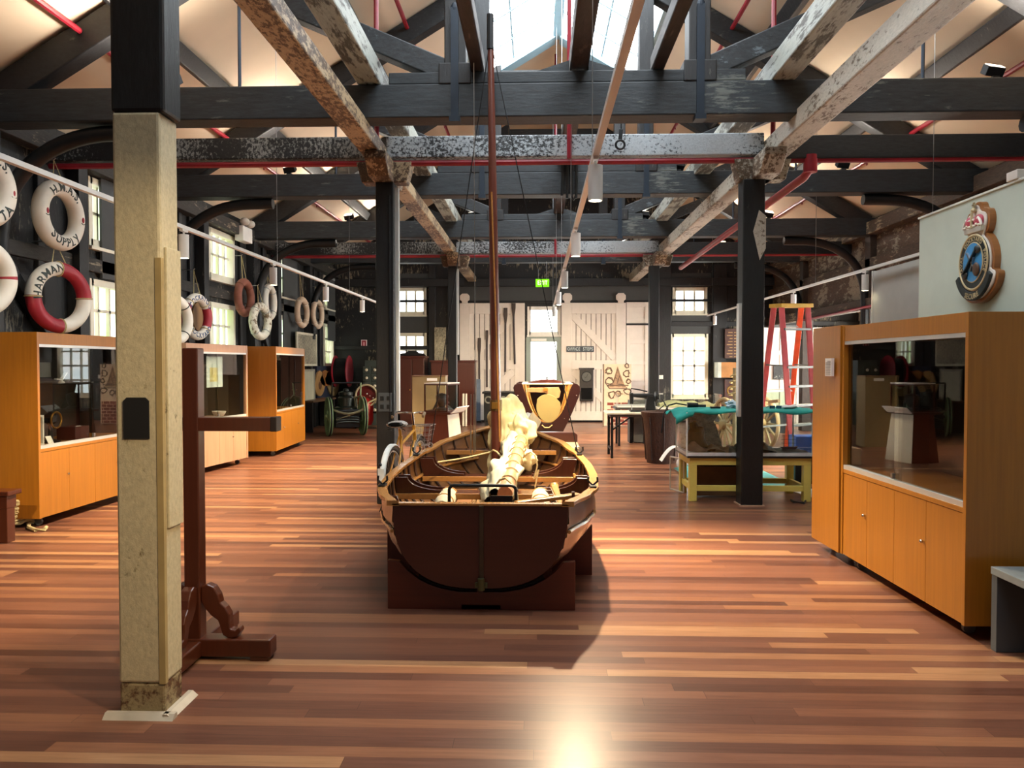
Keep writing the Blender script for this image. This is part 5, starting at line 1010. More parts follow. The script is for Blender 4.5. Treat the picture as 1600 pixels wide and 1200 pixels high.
M().tube([T(.25, .30, .1), T(.16, .01, .2)], .009, 6).build('kick_stand', mBLACK, r)
# ---------------------------------------------------------------- end section of a boat in its cradle
Y = 12.5; mHB = veneer('golden_cedar', 'c07a30', .35, (3, 3, 3)); mCDR = veneer('dark_maroon_cradle', '33130f', .4, (.8, 8, 8))
def pz(px, py, y=Y): p = at(px, py, y); return p.x, p.z
c0 = at(855, 640, Y).x
r = thing('hull_cradle', 'dark maroon V-shaped cradle holding the cut end of a golden boat', 'cradle', (c0, Y, 0))
o_ = [pz(*p) for p in ((802, 606), (804, 601), (809, 599), (816, 599), (818, 606), (826, 628), (836, 650), (848, 661), (862, 661), (873, 650), (884, 628), (892, 605), (896, 599), (902, 600), (906, 604), (907, 610), (904, 621), (894, 645), (880, 674), (830, 674), (816, 645), (805, 618))]
M().prism(o_, Y - .03, Y + .02, lambda u, v, d: (u, d, v)).build('end_board', mCDR, r, bevel=.006)
x0, z0 = pz(834, 691); x1, z1 = pz(902, 675); M().prism([(x0, .25), (x1, .25), (x1, z1 - .04), (x1 - .05, z1), (x0, z1)], Y - .08, Y - .03, lambda u, v, d: (u, d, v)).build('front_board', veneer('maroon_block', '4a2016', .4, (.8, 8, 8)), r, bevel=.01)
M().box(x0 - .4, x1, Y - 1.0, Y + 1.6, 0, .25).build('plinth', mk('pale_plinth', 'b89a78', .6, var=.08), r, bevel=.006)
M().prism(o_, Y + 1.2, Y + 1.25, lambda u, v, d: (u, d, v)).build('end_board', mCDR, r, bevel=.006)
for px in (809, 901): 
    for py in (618,): c = at(px, py, Y - .03); M().ball(c, .011, 8, 6).build('bolt', mCHROME, r)
for px in (809, 882): c = at(px if px > 850 else 822, 654, Y - .03); M().ball(c, .011, 8, 6).build('bolt', mCHROME, r)
h = thing('cut_boat', 'cut end of a golden cedar boat showing ribs and an egg-shaped cream panel', 'boat', (c0, Y + .1, .3))
def vsec(s, w_, zt, zb): a = s * PI / 2; return w_ * math.sin(a) ** .9, zt - (zt - zb) * math.cos(a) ** 1.25
zt, zb = at(855, 601, Y).z, at(855, 664, Y).z; W2 = (at(893, 601, Y).x - at(817, 601, Y).x) / 2
for nm_, k, mat in (('planking', 1.0, mHB), ('lining', .93, mk('dull_brown', '6b4522', .5))):  # inner shell in a darker brown than the planking
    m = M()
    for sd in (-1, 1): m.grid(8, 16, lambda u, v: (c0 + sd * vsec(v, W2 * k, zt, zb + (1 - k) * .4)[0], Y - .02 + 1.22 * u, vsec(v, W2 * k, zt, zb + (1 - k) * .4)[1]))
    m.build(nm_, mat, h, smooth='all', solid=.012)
mRB2 = veneer('pale_golden_rib', 'bd8f4a', .35)
for nm_, k0, k1, dy, mat in (('cut_edge', 1.0, .94, -.024, mRB2), ('cut_plank', .92, .80, -.020, mHB), ('cut_edge', .78, .74, -.026, mRB2)):
    for sd in (-1, 1):
        lo = [(c0 + sd * vsec(q / 14, W2 * k, zt, zb + (1 - k) * .3)[0], vsec(q / 14, W2 * k, zt, zb + (1 - k) * .3)[1]) for k, rg_ in ((k0, range(4, 15)), (k1, range(14, 3, -1))) for q in rg_]
        M().prism(lo, Y + dy, Y + dy + .02, lambda u, v, d: (u, d, v)).build(nm_, mat, h)
for i in range(5):
    y = Y - .015 + .28 * i; p = [(c0 - vsec(s / 12, W2 * .9, zt, zb + .05)[0], y, vsec(s / 12, W2 * .9, zt, zb + .05)[1]) for s in range(12, -1, -1)] + [(c0 + vsec(s / 12, W2 * .9, zt, zb + .05)[0], y, vsec(s / 12, W2 * .9, zt, zb + .05)[1]) for s in range(1, 13)]
    M().tube(p, .018, 6).build('rib', mRB2, h, smooth=True)
for sd in (-1, 1):
    for f in (.55, .8): x, z = vsec(f, W2 * .86, zt, zb); M().box(c0 + sd * x - .02, c0 + sd * x + .02, Y - .03, Y + 1.2, z - .035, z + .035).build('stringer', mRB2, h, bevel=.004)
M().box(c0 - W2 - .02, c0 + W2 + .02, Y - .03, Y + 1.22, zt, zt + .025).build('deck_edge', mk('pale_deck_edge', 'd9cdb8', .4), h, bevel=.006)
M().prism([(-W2 * .8, 0), (W2 * .8, 0), (.1, .05), (-.1, .05)], Y + .1, Y + 1.15, lambda u, v, d: (c0 + u, d, zt + .025 + v)).build('deck', mMAROON, h)
M().tube([(c0, Y + .2, zt + .06), (c0, Y + .2, zt + .13)], .014, 8).build('deck_pin', mSTEEL, h)
eg = [pz(857 + 19 * math.sin(t) * (1 + .12 * math.cos(t)) - (2 if math.cos(t) > .6 else 0), 638 - 22 * math.cos(t)) for t in [2 * PI * k / 28 for k in range(28)]]
M().prism(eg, Y - .035, Y - .02, lambda u, v, d: (u, d, v)).build('cream_panel', mk('cream_egg_panel', 'ac9a60', .5, var=.04), h, bevel=.004)
th_ = [pz(*p) for p in ((823, 606), (873, 605), (876, 612), (874, 621), (866, 624), (860, 620), (852, 614), (838, 613), (823, 613))]
M().prism(th_, Y - .03, Y - .005, lambda u, v, d: (u, d, v)).build('thwart', veneer('pale_thwart', 'c79a66', .4), h, bevel=.006)
M().box(at(849, 600, Y).x, at(856, 600, Y).x, Y - .045, Y - .03, at(850, 611, Y).z, at(850, 606, Y).z).build('thwart_cleat', mHB, h)
M().prism([(c0 + sd * vsec(s / 10, W2 * .9, zt, zb + .05)[0], vsec(s / 10, W2 * .9, zt, zb + .05)[1]) for sd, q in ((-1, range(10, 0, -1)), (1, range(0, 11))) for s in q], Y + .13, Y + .16, lambda u, v, d: (u, d, v)).build('bulkhead', veneer('maroon_bulkhead', '4a2418', .4), h)
M().box(at(846, 600, Y).x, at(863, 600, Y).x, Y - .03, Y + .9, at(850, 659, Y).z, at(850, 655, Y).z).build('keelson', mHB, h, bevel=.004)
m = M(); m.tube([at(847, 664, Y - .04), at(851, 668, Y - .04), at(858, 668, Y - .04), at(863, 664, Y - .04)], .01, 6); m.build('keel_strap', mk('pale_strap', 'd8bf85', .4), h, smooth=True)
# ---------------------------------------------------------------- drawing board, sewing machine table, basket
r = thing('drawing_board', 'upright cream board covered with ink sketches over painted brickwork', 'board', G(965, 668)); Y = 18.6; a, b = at(944, 569, Y), at(986, 664, Y); M().box(a.x, b.x, Y, Y + .04, 0.03, a.z).build('board', mk('cream_board', 'c9b29a', .6, var=.06), r); M().box(a.x - .03, a.x, Y - .01, Y + .05, 0, a.z).build('edge', mk('board_edge', '6b5848', .6), r)
mBRK = mk('painted_brick', '6e2a1e', .7)
for j in range(7):
    z = at(950, 629 + 5.2 * j, Y).z
    for i in range(3 if j % 2 else 4):
        x0 = at(949, 600, Y).x + i * .17 + (.085 if j % 2 else 0); x1 = min(x0 + .15 - (.075 if (not j % 2 and i == 3) else 0), b.x - .03); 
        if x1 > x0: M().box(x0, x1, Y - .006, Y, z - .065, z).build('painted_brick', mBRK, r)
mINK = mk('ink_sketch', '5b493c', .7, var=.3, scale=14); mINK2 = mk('brown_wash', '8a6f58', .7, var=.3, scale=12)
def sketch(px, py, pts_, mat): 
    c = at(px, py, Y); m = M(); m.tube([(c.x + u, Y - .008, c.z + v) for u, v in pts_], .012, 5); m.build('sketch', mat, r)
rg = random.Random(3)
for px, py, s in ((951, 580, .11), (952, 596, .12), (956, 616, .11), (966, 615, .09), (979, 584, .11), (980, 612, .11), (982, 596, .07), (980, 571, .07)):
    sketch(px, py, [(s * math.cos(k * .9) * rg.uniform(.4, 1), s * math.sin(k * .9) * rg.uniform(.4, 1)) for k in range(14)], mINK)
c = at(965, 590, Y); M().prism([(0, .28), (.06, .1), (.16, -.16), (.22, -.24), (-.22, -.24), (-.13, -.14), (-.06, .08)], Y - .008, Y, lambda u, v, d: (c.x + u, d, c.z + v)).build('ship_drawing', mINK2, r)
sketch(965, 590, [(-.1, -.12), (0, .2), (.1, -.1), (-.06, 0), (.05, .05), (-.02, -.15), (.15, -.17)], mINK); sketch(965, 602, [(-.26, 0), (.26, 0), (.2, -.08), (-.2, -.08), (-.26, 0)], mINK)
Y = 12.3; a, b = at(949, 645, Y), at(1043, 645, Y); zt = a.z
r = thing('folding_table', 'folding table with pale top and black steel legs, under the sewing machine', 'table', ((a.x + b.x) / 2, Y, 0)); M().box(a.x, b.x, Y - .0, Y + .7, zt - .03, zt).build('top', mk('pale_table_top', 'b9b3a4', .3), r, bevel=.006); M().box(a.x + .05, b.x - .05, Y + .02, Y + .68, zt - .07, zt - .03).build('apron', mk('brown_apron', '3a2a22', .5), r)
for x in (a.x + .08, b.x - .08):
    for y in (Y + .06, Y + .62): M().box(x - .02, x + .02, y - .02, y + .02, 0, zt - .07).build('leg', mBLACK, r)
    M().tube([(x, Y + .06, .45), (x + (.3 if x < 1.5 else -.3), Y + .06, zt - .07)], .014, 6).build('strut', mBLACK, r)
    M().box(x - .015, x + .015, Y + .06, Y + .62, .12, .15).build('cross_bar', mBLACK, r)
def rel(px, py, y=Y + .3): return at(px, py, y)
r = thing('sewing_machine', 'black industrial sewing machine standing on the folding table', 'sewing machine', at(1000, 643, Y + .3)); y = Y + .3; zb = zt
base = M(); p, q = rel(984, 642), rel(1022, 642); base.box(p.x, q.x, y - .1, y + .12, zb + .001, zb + .025); base.build('bed', mBLACK, r, bevel=.01)
c = rel(1016, 642); M().add([(c.x + s * (.085 - .025 * k), y + q * (.07 - .02 * k), zb + .025 + .245 * k) for k in (0, 1) for s, q in ((-1, -1), (1, -1), (1, 1), (-1, 1))], [(3, 2, 1, 0), (4, 5, 6, 7), (0, 1, 5, 4), (1, 2, 6, 5), (2, 3, 7, 6), (3, 0, 4, 7)]).build('pillar', mBLACK, r, bevel=.015)
a2 = rel(987, 625); M().bar((a2.x, y, zb + .27), (c.x + .05, y, zb + .25), .08, .055, w2=.1, h2=.10).build('arm', mBLACK, r, bevel=.025); M().box(a2.x - .035, a2.x + .03, y - .045, y + .045, zb + .13, zb + .31).build('head', mBLACK, r, bevel=.02)
M().tube([(a2.x, y, zb + .03), (a2.x, y, zb + .12)], .009, 6).build('needle_bar', mSTEEL, r); M().lathe([(0, 0), (.085, 0), (.09, .015), (.085, .03), (0, .03)], 22, lambda v: Vector((c.x + .075 + v.z, y + v.x, zb + .25 + v.y))).build('hand_wheel', mBLACK, r, smooth=True)
M().tube([(a2.x - .02, y, zb + .3), (a2.x - .01, y, zb + .38), (a2.x + .12, y, zb + .36), (c.x - .05, y, zb + .33)], .012, 6).build('thread_arm', mBLACK, r); M().tube([(c.x + .12, y + .05, zb + .01), (c.x + .25, y + .03, zb + .12), (c.x + .2, y - .02, zb + .2), (c.x + .3, y, zb + .01)], .01, 6).build('cable', mBLACK, r)
for pa, pb, pt, pbm, y, lab in ((966, 1014, 617, 634, 14.2, 'small clear acrylic box behind the sewing machine'), (1030, 1128, 617, 637, 14.0, 'long clear acrylic case with a pale landscape model, in front of the tall far window')):
    a, b = at(pa, pt, y), at(pb, pbm, y); r = thing('acrylic_case', lab, 'case', ((a.x + b.x) / 2, y, b.z)); m = M(); m.box(a.x, b.x, y, y + .01, b.z, a.z); m.box(a.x, a.x + .01, y + .01, y + .5, b.z, a.z); m.box(b.x - .01, b.x, y + .01, y + .5, b.z, a.z); m.box(a.x, b.x, y, y + .5, a.z, a.z + .01); m.build('acrylic_cover', glassm('acrylic', (.95, .97, .95), 1.45, .06), r)
    M().box(a.x - .02, b.x + .02, y - .02, y + .52, b.z - .03, b.z).build('base', mWHITE, r)
    if pa > 1000: M().grid(24, 6, lambda u, v: (a.x + .03 + (b.x - a.x - .06) * u, y + .05 + .4 * v, b.z + .005 + (.08 + .07 * mnoise.noise(Vector((u * 6, v * 3, 1)))) * math.sin(PI * v))).build('landscape', mk('pale_landscape', 'bdb98c', .8, var=.3), r, smooth='all')
    z1 = b.z - .03; t_ = thing('side_table', 'dark table under the ' + ('small clear box' if pa < 1000 else 'long clear case'), 'table', ((a.x + b.x) / 2, y, 0)); M().box(a.x - .05, b.x + .05, y - .05, y + .55, z1 - .04, z1).build('top', mk('dark_table', '3a3733', .5), t_)
    for x in (a.x, b.x - .04):
        for yy_ in (y, y + .46): M().box(x, x + .04, yy_, yy_ + .04, 0, z1 - .04).build('leg', mBLACK, t_)
r = thing('grey_cabinet', 'low grey cupboard standing behind the folding table', 'cupboard', G(1003, 692)); a, b = at(990, 650, 14.9), at(1020, 650, 14.9); M().box(at(990, 650, 14.75).x, at(1018, 650, 14.75).x, 14.75, 15.15, .02, .82).build('body', mk('mid_grey_cupboard', '5b5a56', .6), r, bevel=.005); M().box(at(984, 650, 14.75).x, at(989, 650, 14.75).x, 14.75, 15.1, .0, .82).build('side', mBLACK, r)
mBAS = mk('woven_brown', '3a2016', .7, var=.35, scale=40, stretch=(1, 1, .5), bump=.6)
c = G(1036, 727); r = thing('hide_basket', 'tall dark brown woven basket with a rolled rim beside the tank table', 'basket', (c.x + .02, c.y + .25, 0)); cc = Vector((c.x + .03, c.y + .32, 0))
m = M().lathe([(0, .03), (.21, .03), (.22, .0), (.235, .05), (.26, .4), (.29, .68), (.315, .74), (.32, .78), (.30, .79), (.275, .74), (.25, .4), (.2, .06), (0, .06)], 28, lambda v: cc + Vector((v.x, v.y * .8, v.z))); m.build('body', mBAS, r, smooth=True)
for k in range(8): a = 2 * PI * k / 8; M().tube([cc + Vector((.24 * math.cos(a), .19 * math.sin(a), .05)), cc + Vector((.268 * math.cos(a), .212 * math.sin(a), .4)), cc + Vector((.3 * math.cos(a), .24 * math.sin(a), .7))], .01, 6).build('stave', mk('basket_stave', '25130d', .5), r, smooth=True)
# ---------------------------------------------------------------- yellow bench with the glass tank
mYB = mk('yellow_bench_paint', 'dcc763', .5, var=.06); r = thing('work_bench', 'pale yellow wooden bench carrying the glass tank', 'bench', (2.3, 8.8, 0))
xa, xb, ya, yb, zt = 1.67, 2.99, 8.47, 9.12, .50
for x, y in ((xa, ya), (xb - .08, ya), (xa, yb - .08), (xb - .08, yb - .08)): M().box(x, x + .08, y, y + .08, 0, zt - .1).build('leg', mYB, r, bevel=.004)
for p in ((xa, xb, ya, ya + .04, zt - .1, zt - .02), (xa, xb, yb - .04, yb, zt - .1, zt - .02), (xa, xa + .04, ya + .04, yb - .04, zt - .1, zt - .02), (xb - .04, xb, ya + .04, yb - .04, zt - .1, zt - .02)): M().box(*p).build('apron', mYB, r, bevel=.003)
for p in ((xa + .08, xb - .08, ya + .02, ya + .06, .11, .17), (xa + .08, xb - .08, yb - .06, yb - .02, .11, .17), (xa + .02, xa + .06, ya + .08, yb - .08, .11, .17), (xb - .06, xb - .02, ya + .08, yb - .08, .11, .17)): M().box(*p).build('stretcher', mYB, r, bevel=.003)
M().box(xa - .03, xb + .03, ya - .03, yb + .03, zt - .02, zt).build('top', mk('black_edge_top', '1a1512', .4), r)
r = thing('glass_tank', 'large glass tank with a harbour diorama inside, on the yellow bench', 'tank', (2.3, 8.8, zt)); tx0, tx1, ty0, ty1, tz = 1.63, 3.0, 8.45, 9.1, .98; mTG = glassm('tank_glass', (.93, .96, .95), 1.45, .05)
M().box(tx0 + .01, tx1 - .01, ty0 + .01, ty1 - .01, zt + .001, zt + .035).build('base', mk('pale_lilac_base', 'eee6e8', .5), r)
for p in ((tx0, tx1, ty0, ty0 + .01, zt, tz), (tx0, tx1, ty1 - .01, ty1, zt, tz), (tx0, tx0 + .01, ty0 + .01, ty1 - .01, zt, tz), (tx1 - .01, tx1, ty0 + .01, ty1 - .01, zt, tz)): M().box(*p).build('glass_side', mTG, r)
for x in (tx0 + .005, tx1 - .005):
    for y in (ty0 + .005, ty1 - .005): M().box(x - .008, x + .008, y - .008, y + .008, zt, tz).build('corner_strip', mk('clear_strip', 'cfd6d2', .3), r)
d = thing('harbour_diorama', 'dark rocky harbour model with painted backdrop inside the tank', 'diorama', (2.3, 8.8, zt + .035)); M().grid(60, 14, lambda u, v: (tx0 + .03 + (tx1 - tx0 - .06) * u, ty0 + .03 + .5 * v, zt + .037 + .10 * max(0, .35 + mnoise.noise(Vector((u * 7, v * 3, 4))) + .5 * mnoise.noise(Vector((u * 19, v * 8, 2)))) * math.sin(PI * min(1, v + .12)) * (1.0 if u < .75 else .3))).build('shoreline', mk('rocky_model', '54402f', .8, var=.4, scale=16), d, smooth='all')
M().prism([(0, 0), (.5, 0), (.44, .22), (.40, .3), (.48, .42), (0, .42)], ty1 - .06, ty1 - .05, lambda u, v, q: (tx0 + .03 + u, q, zt + .037 + v)).build('painted_backdrop', peel('stormy_backdrop', '6f7d88', 'd5e0e4', .6, 6, (1, 1, 2), .7, .14), d)
m = lump((tx0 + .16, ty0 + .3, zt + .14), (.1, .08, .16), .7, 3, 2, (18, 12)); m.build('model_trees', mk('dark_model_green', '2f3626', .9), d, smooth='all')
r2 = thing('model_ship', 'small rigged model ship near the right end inside the tank', 'model', (2.78, 8.62, zt + .04)); sx = 2.79; M().prism([(-.09, .03), (-.07, 0), (.07, 0), (.1, .035), (.06, .03), (-.06, .028)], 8.6, 8.64, lambda u, v, q: (sx + u, q, zt + .06 + v)).build('hull', mk('ship_brown', '3d1c16', .5), r2)
for k in (-.05, 0, .05): M().tube([(sx + k, 8.62, zt + .08), (sx + k, 8.62, zt + .27 - abs(k))], .003, 5).build('mast', mBLACK, r2)
m = M()
for k in (-.05, 0, .05):
    for j in range(3): m.tube([(sx + k - .03, 8.62, zt + .13 + .04 * j), (sx + k + .03, 8.62, zt + .13 + .04 * j)], .002, 4)
m.build('yards', mBLACK, r2)
# teal cloth over the tank and the odds and ends on it
r = thing('teal_cloth', 'teal cloth spread over the top of the glass tank', 'cloth', (2.3, 8.8, tz)); mTEAL = mk('teal_cloth', '1f8f83', .85, var=.12, scale=8, bump=.2)
def cl(u, v):
    x = tx0 - .12 + (tx1 - tx0 + .22) * u; y = ty0 - .045 + (ty1 - ty0 + .1) * v; n = mnoise.noise(Vector((x * 5, y * 5, 0)))
    z = tz + .02 + .010 * n
    if v < .12: z = tz + .018 - (.12 - v) / .12 * (.030 + .012 * math.sin(x * 14) + (.045 if u < .12 else 0)); y = ty0 - .02 - .012 * math.sin(x * 22)
    if u < .1: z -= (.1 - u) / .1 * (.05 + .03 * math.sin(y * 12)); 
    return (x, y, z)
M().grid(70, 24, cl).build('sheet', mTEAL, r, smooth='all', solid=.006)
zc = tz + .036; tl = []
r = thing('power_drill', 'black drill with its cable lying on the teal cloth', 'drill', at(1090, 632, 8.7)); c = at(1078, 632, 8.72); M().tube([(c.x - .03, 8.72, zc + .03), (c.x + .09, 8.72, zc + .03)], [.03, .027], 10).build('body', mBLACK, r, smooth=True); M().bar((c.x + .05, 8.74, zc + .02), (c.x + .2, 8.85, zc + .015), .03, .03).build('handle', mBLACK, r, bevel=.006)
M().tube([(c.x - .04, 8.72, zc + .03), (c.x - .16, 8.7, zc + .05), (c.x - .26, 8.62, zc + .03), (c.x - .33, 8.5, zc - .06), (c.x - .36, 8.46, .75)], .009, 6).build('cable', mBLACK, r, smooth=True)
r = thing('paper_bundle', 'crumpled pale blue paper on the teal cloth beside the black post', 'paper', at(1143, 628, 8.8)); m = lump((at(1143, 628, 8.75).x, 8.75, zc + .035), (.06, .05, .045), .8, 3, 4, (14, 10)); m.build('wad', mk('pale_blue_paper', 'aebfca', .7), r)
r = thing('protective_glasses', 'dark blue safety glasses on the teal cloth right of the black post', 'glasses', at(1212, 634, 8.6)); c = at(1212, 634, 8.55)
for s in (-.035, .035): M().box(c.x + s - .03, c.x + s + .03, 8.55, 8.558, zc, zc + .035).build('lens', mk('blue_lens', '1f4a66', .15), r, bevel=.004)
M().tube([(c.x - .07, 8.55, zc + .03), (c.x - .07, 8.66, zc + .01)], .004, 5).build('temple_arm', mBLACK, r); M().tube([(c.x + .07, 8.55, zc + .03), (c.x + .07, 8.66, zc + .01)], .004, 5).build('temple_arm', mBLACK, r)
r = thing('white_rag', 'small white rag on the teal cloth beside the blue glasses', 'rag', at(1228, 632, 8.7)); m = lump((at(1232, 632, 8.72).x, 8.72, zc + .012), (.09, .06, .02), .6, 3, 7, (16, 8)); m.build('cloth', mWHITE, r, smooth='all')
r = thing('flat_tool', 'flat dark tool lying at the front of the teal cloth', 'tool', at(1120, 634, 8.6)); c = at(1117, 636, 8.6); M().box(c.x - .05, c.x + .06, 8.58, 8.64, zc - .002, zc + .02).build('body', mBLACK, r, bevel=.005)
# under and around the bench
r = thing('brown_carton', 'brown cardboard carton on its side under the yellow bench', 'box', (2.0, 8.9, 0)); M().add([(1.80 + a, y, z) for z, dx in ((.02, 0), (.38, .0)) for a, y in ((0, 8.72), (.52 - dx, 8.72), (.52, 9.0), (0, 9.0))], [(3, 2, 1, 0), (4, 5, 6, 7), (0, 1, 5, 4), (1, 2, 6, 5), (2, 3, 7, 6), (3, 0, 4, 7)]).build('body', mk('brown_card', '6a4c30', .8), r, bevel=.004); M().add([(1.80, 8.72, .38), (2.32, 8.72, .38), (2.30, 8.62, .36), (1.82, 8.62, .36)], [(0, 1, 2, 3)]).build('flap', mk('card_flap', '7a5a3a', .8), r, solid=.005)
r = thing('clear_sheet', 'clear framed acrylic sheet leaning at the left end of the yellow bench', 'panel', G(1052, 770)); p = G(1047, 765); m = M(); q = Vector((p.x + .11, p.y - .28, 0)); m.add([p + Vector((0, 0, z)) for z in (.01, .40)] + [q + Vector((0, 0, z)) for z in (.40, .01)], [(0, 1, 2, 3)]); m.build('sheet', mTG, r, solid=.006); m = M()
for a, b in (((p, .01), (p, .40)), ((p, .40), (q, .40)), ((q, .40), (q, .01)), ((p, .012), (q, .012))): m.bar(a[0] + Vector((0, 0, a[1])), b[0] + Vector((0, 0, b[1])), .014, .014)
m.build('frame', mALU, r)
r = thing('white_flap', 'bent white card lying against the basket foot', 'card', G(1045, 735)); c = G(1030, 733); M().grid(8, 1, lambda u, v: (c.x + .02 + .3 * u, c.y - .1 + .22 * v, .30 - .06 + .10 * math.sin(u * 2.6) - .12 * (1 - u) ** 2)).build('card', mPAPER, r, solid=.006)
mTARP = mk('teal_tarp', '3f8a86', .6, var=.2, scale=5, bump=.3); r = thing('teal_tarp', 'crumpled teal tarpaulin on the floor behind the yellow bench', 'tarpaulin', (2.9, 10.2, 0)); M().grid(30, 20, lambda u, v: (1.95 + 1.2 * u, 9.35 + 1.7 * v, .02 + .10 * abs(mnoise.noise(Vector((u * 4, v * 4, 3)))) * math.sin(PI * u) ** .5 * math.sin(PI * v) ** .5 + (.22 * max(0, v - .6) * math.sin(PI * u)))).build('sheet', mTARP, r, smooth='all', solid=.004)
r = thing('white_board_sheet', 'white sheet of board lying on the floor at the right end of the yellow bench', 'board', (3.3, 8.95, 0)); M().box(3.03, 3.7, 8.75, 9.3, .001, .012).build('sheet', mWHITE, r)
r = thing('blue_crate', 'small blue crate on the floor right of the yellow bench', 'crate', (3.45, 10, 0)); c = G(1266, 725); M().box(3.25, 3.6, 9.75, 10.05, .35, .6).build('body', mk('blue_plastic', '2a5fb5', .4), r, bevel=.01); M().box(3.24, 3.61, 9.74, 10.06, .0, .345).build('black_base', mBLACK, r, bevel=.01)
r = thing('black_cable', 'black cable lying on the floor by the right leg of the yellow bench', 'cable', G(1250, 783)); M().tube([G(1236, 781, .012), G(1240, 784, .012), G(1256, 786, .012), G(1262, 778, .012), G(1256, 765, .012)], .011, 6).build('cable', mBLACK, r, smooth=True)
# ---------------------------------------------------------------- step ladder
mLAD = mk('ladder_pink', 'b04a4f', .45); mLOR = mk('ladder_orange', 'd6532c', .45); mLYE = mk('ladder_yellow', 'b88f2c', .45); mLGR = mk('ladder_alloy', '5c5e5c', .5, .3)
r = thing('step_ladder', 'pink and orange step ladder with a yellow top cap, behind the glass tank', 'ladder', (3.95, 11.8, 0))
A = lambda px, py, y: at(px, py, y)
tA, tB, tC, tD = A(1209, 480, 11.9), A(1221, 480, 11.6), A(1252, 480, 12.0), A(1262, 480, 11.7)
fA, fB, fC, fD = G(1182, 710), G(1239, 733), G(1228, 703), G(1276, 724)
for t_, f_, m_ in ((tA, fA, mLAD), (tB, fB, mLAD), (tC, fC, mLOR), (tD, fD, mLAD)): M().bar(f_, t_, .045, .08, (1, 0, 0)).build('rail', m_, r, bevel=.006); M().box(f_.x - .04, f_.x + .04, f_.y - .04, f_.y + .04, 0, .05).build('rubber_foot', mRUBBER, r)
M().add([p + Vector((0, 0, z)) for z in (-.01, .05) for p in (tA + Vector((-.06, .05, 0)), tB + Vector((-.03, -.08, 0)), tD + Vector((.06, -.08, 0)), tC + Vector((.06, .06, 0)))], [(3, 2, 1, 0), (4, 5, 6, 7), (0, 1, 5, 4), (1, 2, 6, 5), (2, 3, 7, 6), (3, 0, 4, 7)]).build('top_cap', mLYE, r, bevel=.008)
for k in (.14, .38, .5, .62, .74, .86): p, q = tB.lerp(fB, k), tD.lerp(fD, k); M().bar(p, q, .09, .035).build('step', mLGR, r, bevel=.004)
for k in (.12, .55, .8): p, q = tA.lerp(fA, k), tC.lerp(fC, k); M().bar(p, q, .03, .03).build('back_rung', mLGR, r)
p, q = tA.lerp(fA, .37), tB.lerp(fB, .37); M().bar(p, q, .05, .02).build('spreader', mLGR, r); M().bar(tC.lerp(fC, .37), tD.lerp(fD, .37), .05, .02).build('spreader', mLGR, r)
# ---------------------------------------------------------------- far right: boards, screen, old gun carriage wheels
r = thing('honour_board', 'dark brown honour board with gilt lines right of the tall far window', 'board', P(1143, 537)); a, b = P(1130, 514), P(1156, 560); y = YF - .18; M().box(a.x, b.x, y, y + .04, b.z, a.z).build('board', mk('honour_brown', '45251a', .4), r, bevel=.006); m = M()
for k in range(9): z = a.z - .1 - .078 * k; w_ = .13 + .04 * math.sin(k * 2.1); c = (a.x + b.x) / 2; m.box(c - w_, c - .02, y - .003, y, z - .012, z + .012); m.box(c + .02, c + w_, y - .003, y, z - .012, z + .012)
m.build('gilt_lines', mk('gilt_lines', 'a07a4a', .5), r)
r = thing('wall_cupboard', 'tan cupboard with a pale end on the far wall under the honour board', 'cupboard', P(1160, 579)); a, b = P(1122, 566), P(1196, 590); y = YF - .55; M().box(at(1127, 579, y).x, at(1196, 579, y).x, y, YF - .1, at(840, 590, y).z, at(840, 566, y).z).build('body', mk('tan_cupboard', 'a8743c', .5), r, bevel=.005); x = at(1127, 579, y).x; M().box(x - .08, x, y - .005, YF - .1, at(840, 590, y).z, at(840, 566, y).z).build('end_panel', mk('pale_end', 'b9bdb0', .5), r)
r = thing('carved_panel', 'dark red carved panel on the far wall below the tan cupboard', 'panel', P(1143, 615)); a, b = P(1130, 592), P(1154, 650); M().box(a.x, b.x, YF - .14, YF - .1, b.z, a.z).build('board', mMAROON, r, bevel=.01); M().torus((0, 0, 0), .12, .02, lambda v: Vector(((a.x + b.x) / 2 + v.x, YF - .14 + v.z, a.z - .3 + v.y)), 20, 6).build('carving', mBRASS, r)
r = thing('white_screen', 'white panelled screen at the far right with a dark picture on it', 'screen', P(1255, 600)); Y = 19.7; a, b = at(1194, 512, Y), at(1325, 512, Y); M().box(a.x, b.x, Y, Y + .05, 0, a.z).build('panel', mDOOR, r); m = M()
for k in range(6): x = a.x + (b.x - a.x) * k / 5; m.box(x - .02, x + .02, Y - .02, Y, 0, a.z)
m.box(a.x, b.x, Y - .022, Y, a.z - .1, a.z); m.box(a.x, b.x, Y - .022, Y, 1.75, 1.85); m.build('frame', mDOOR, r)
r2 = thing('dark_picture', 'dark picture with a seated figure hung on the white screen behind the ladder', 'picture', at(1224, 582, Y)); a, b = at(1208, 570, Y), at(1240, 593, Y); M().box(a.x, b.x, Y - .05, Y - .025, b.z, a.z).build('canvas', peel('dark_picture', '20201f', '8a8a80', .3, 5, (1, 1, 1), .6), r2)
r = thing('bulkhead_case', 'glass-topped dark case standing before the white screen', 'case', G(1215, 660)); Y = 17.0; a, b = at(1192, 609, Y), at(1240, 640, Y); M().box(a.x, b.x, Y, Y + .5, 0, b.z).build('base', mBLACK, r); M().box(a.x, b.x, Y, Y + .5, b.z, a.z - .04).build('glass_top', glassm('green_case_glass', (.75, .85, .75), 1.5, .05), r); M().box(a.x - .03, b.x + .03, Y - .02, Y + .52, a.z - .04, a.z).build('light_strip', mWHITE, r)
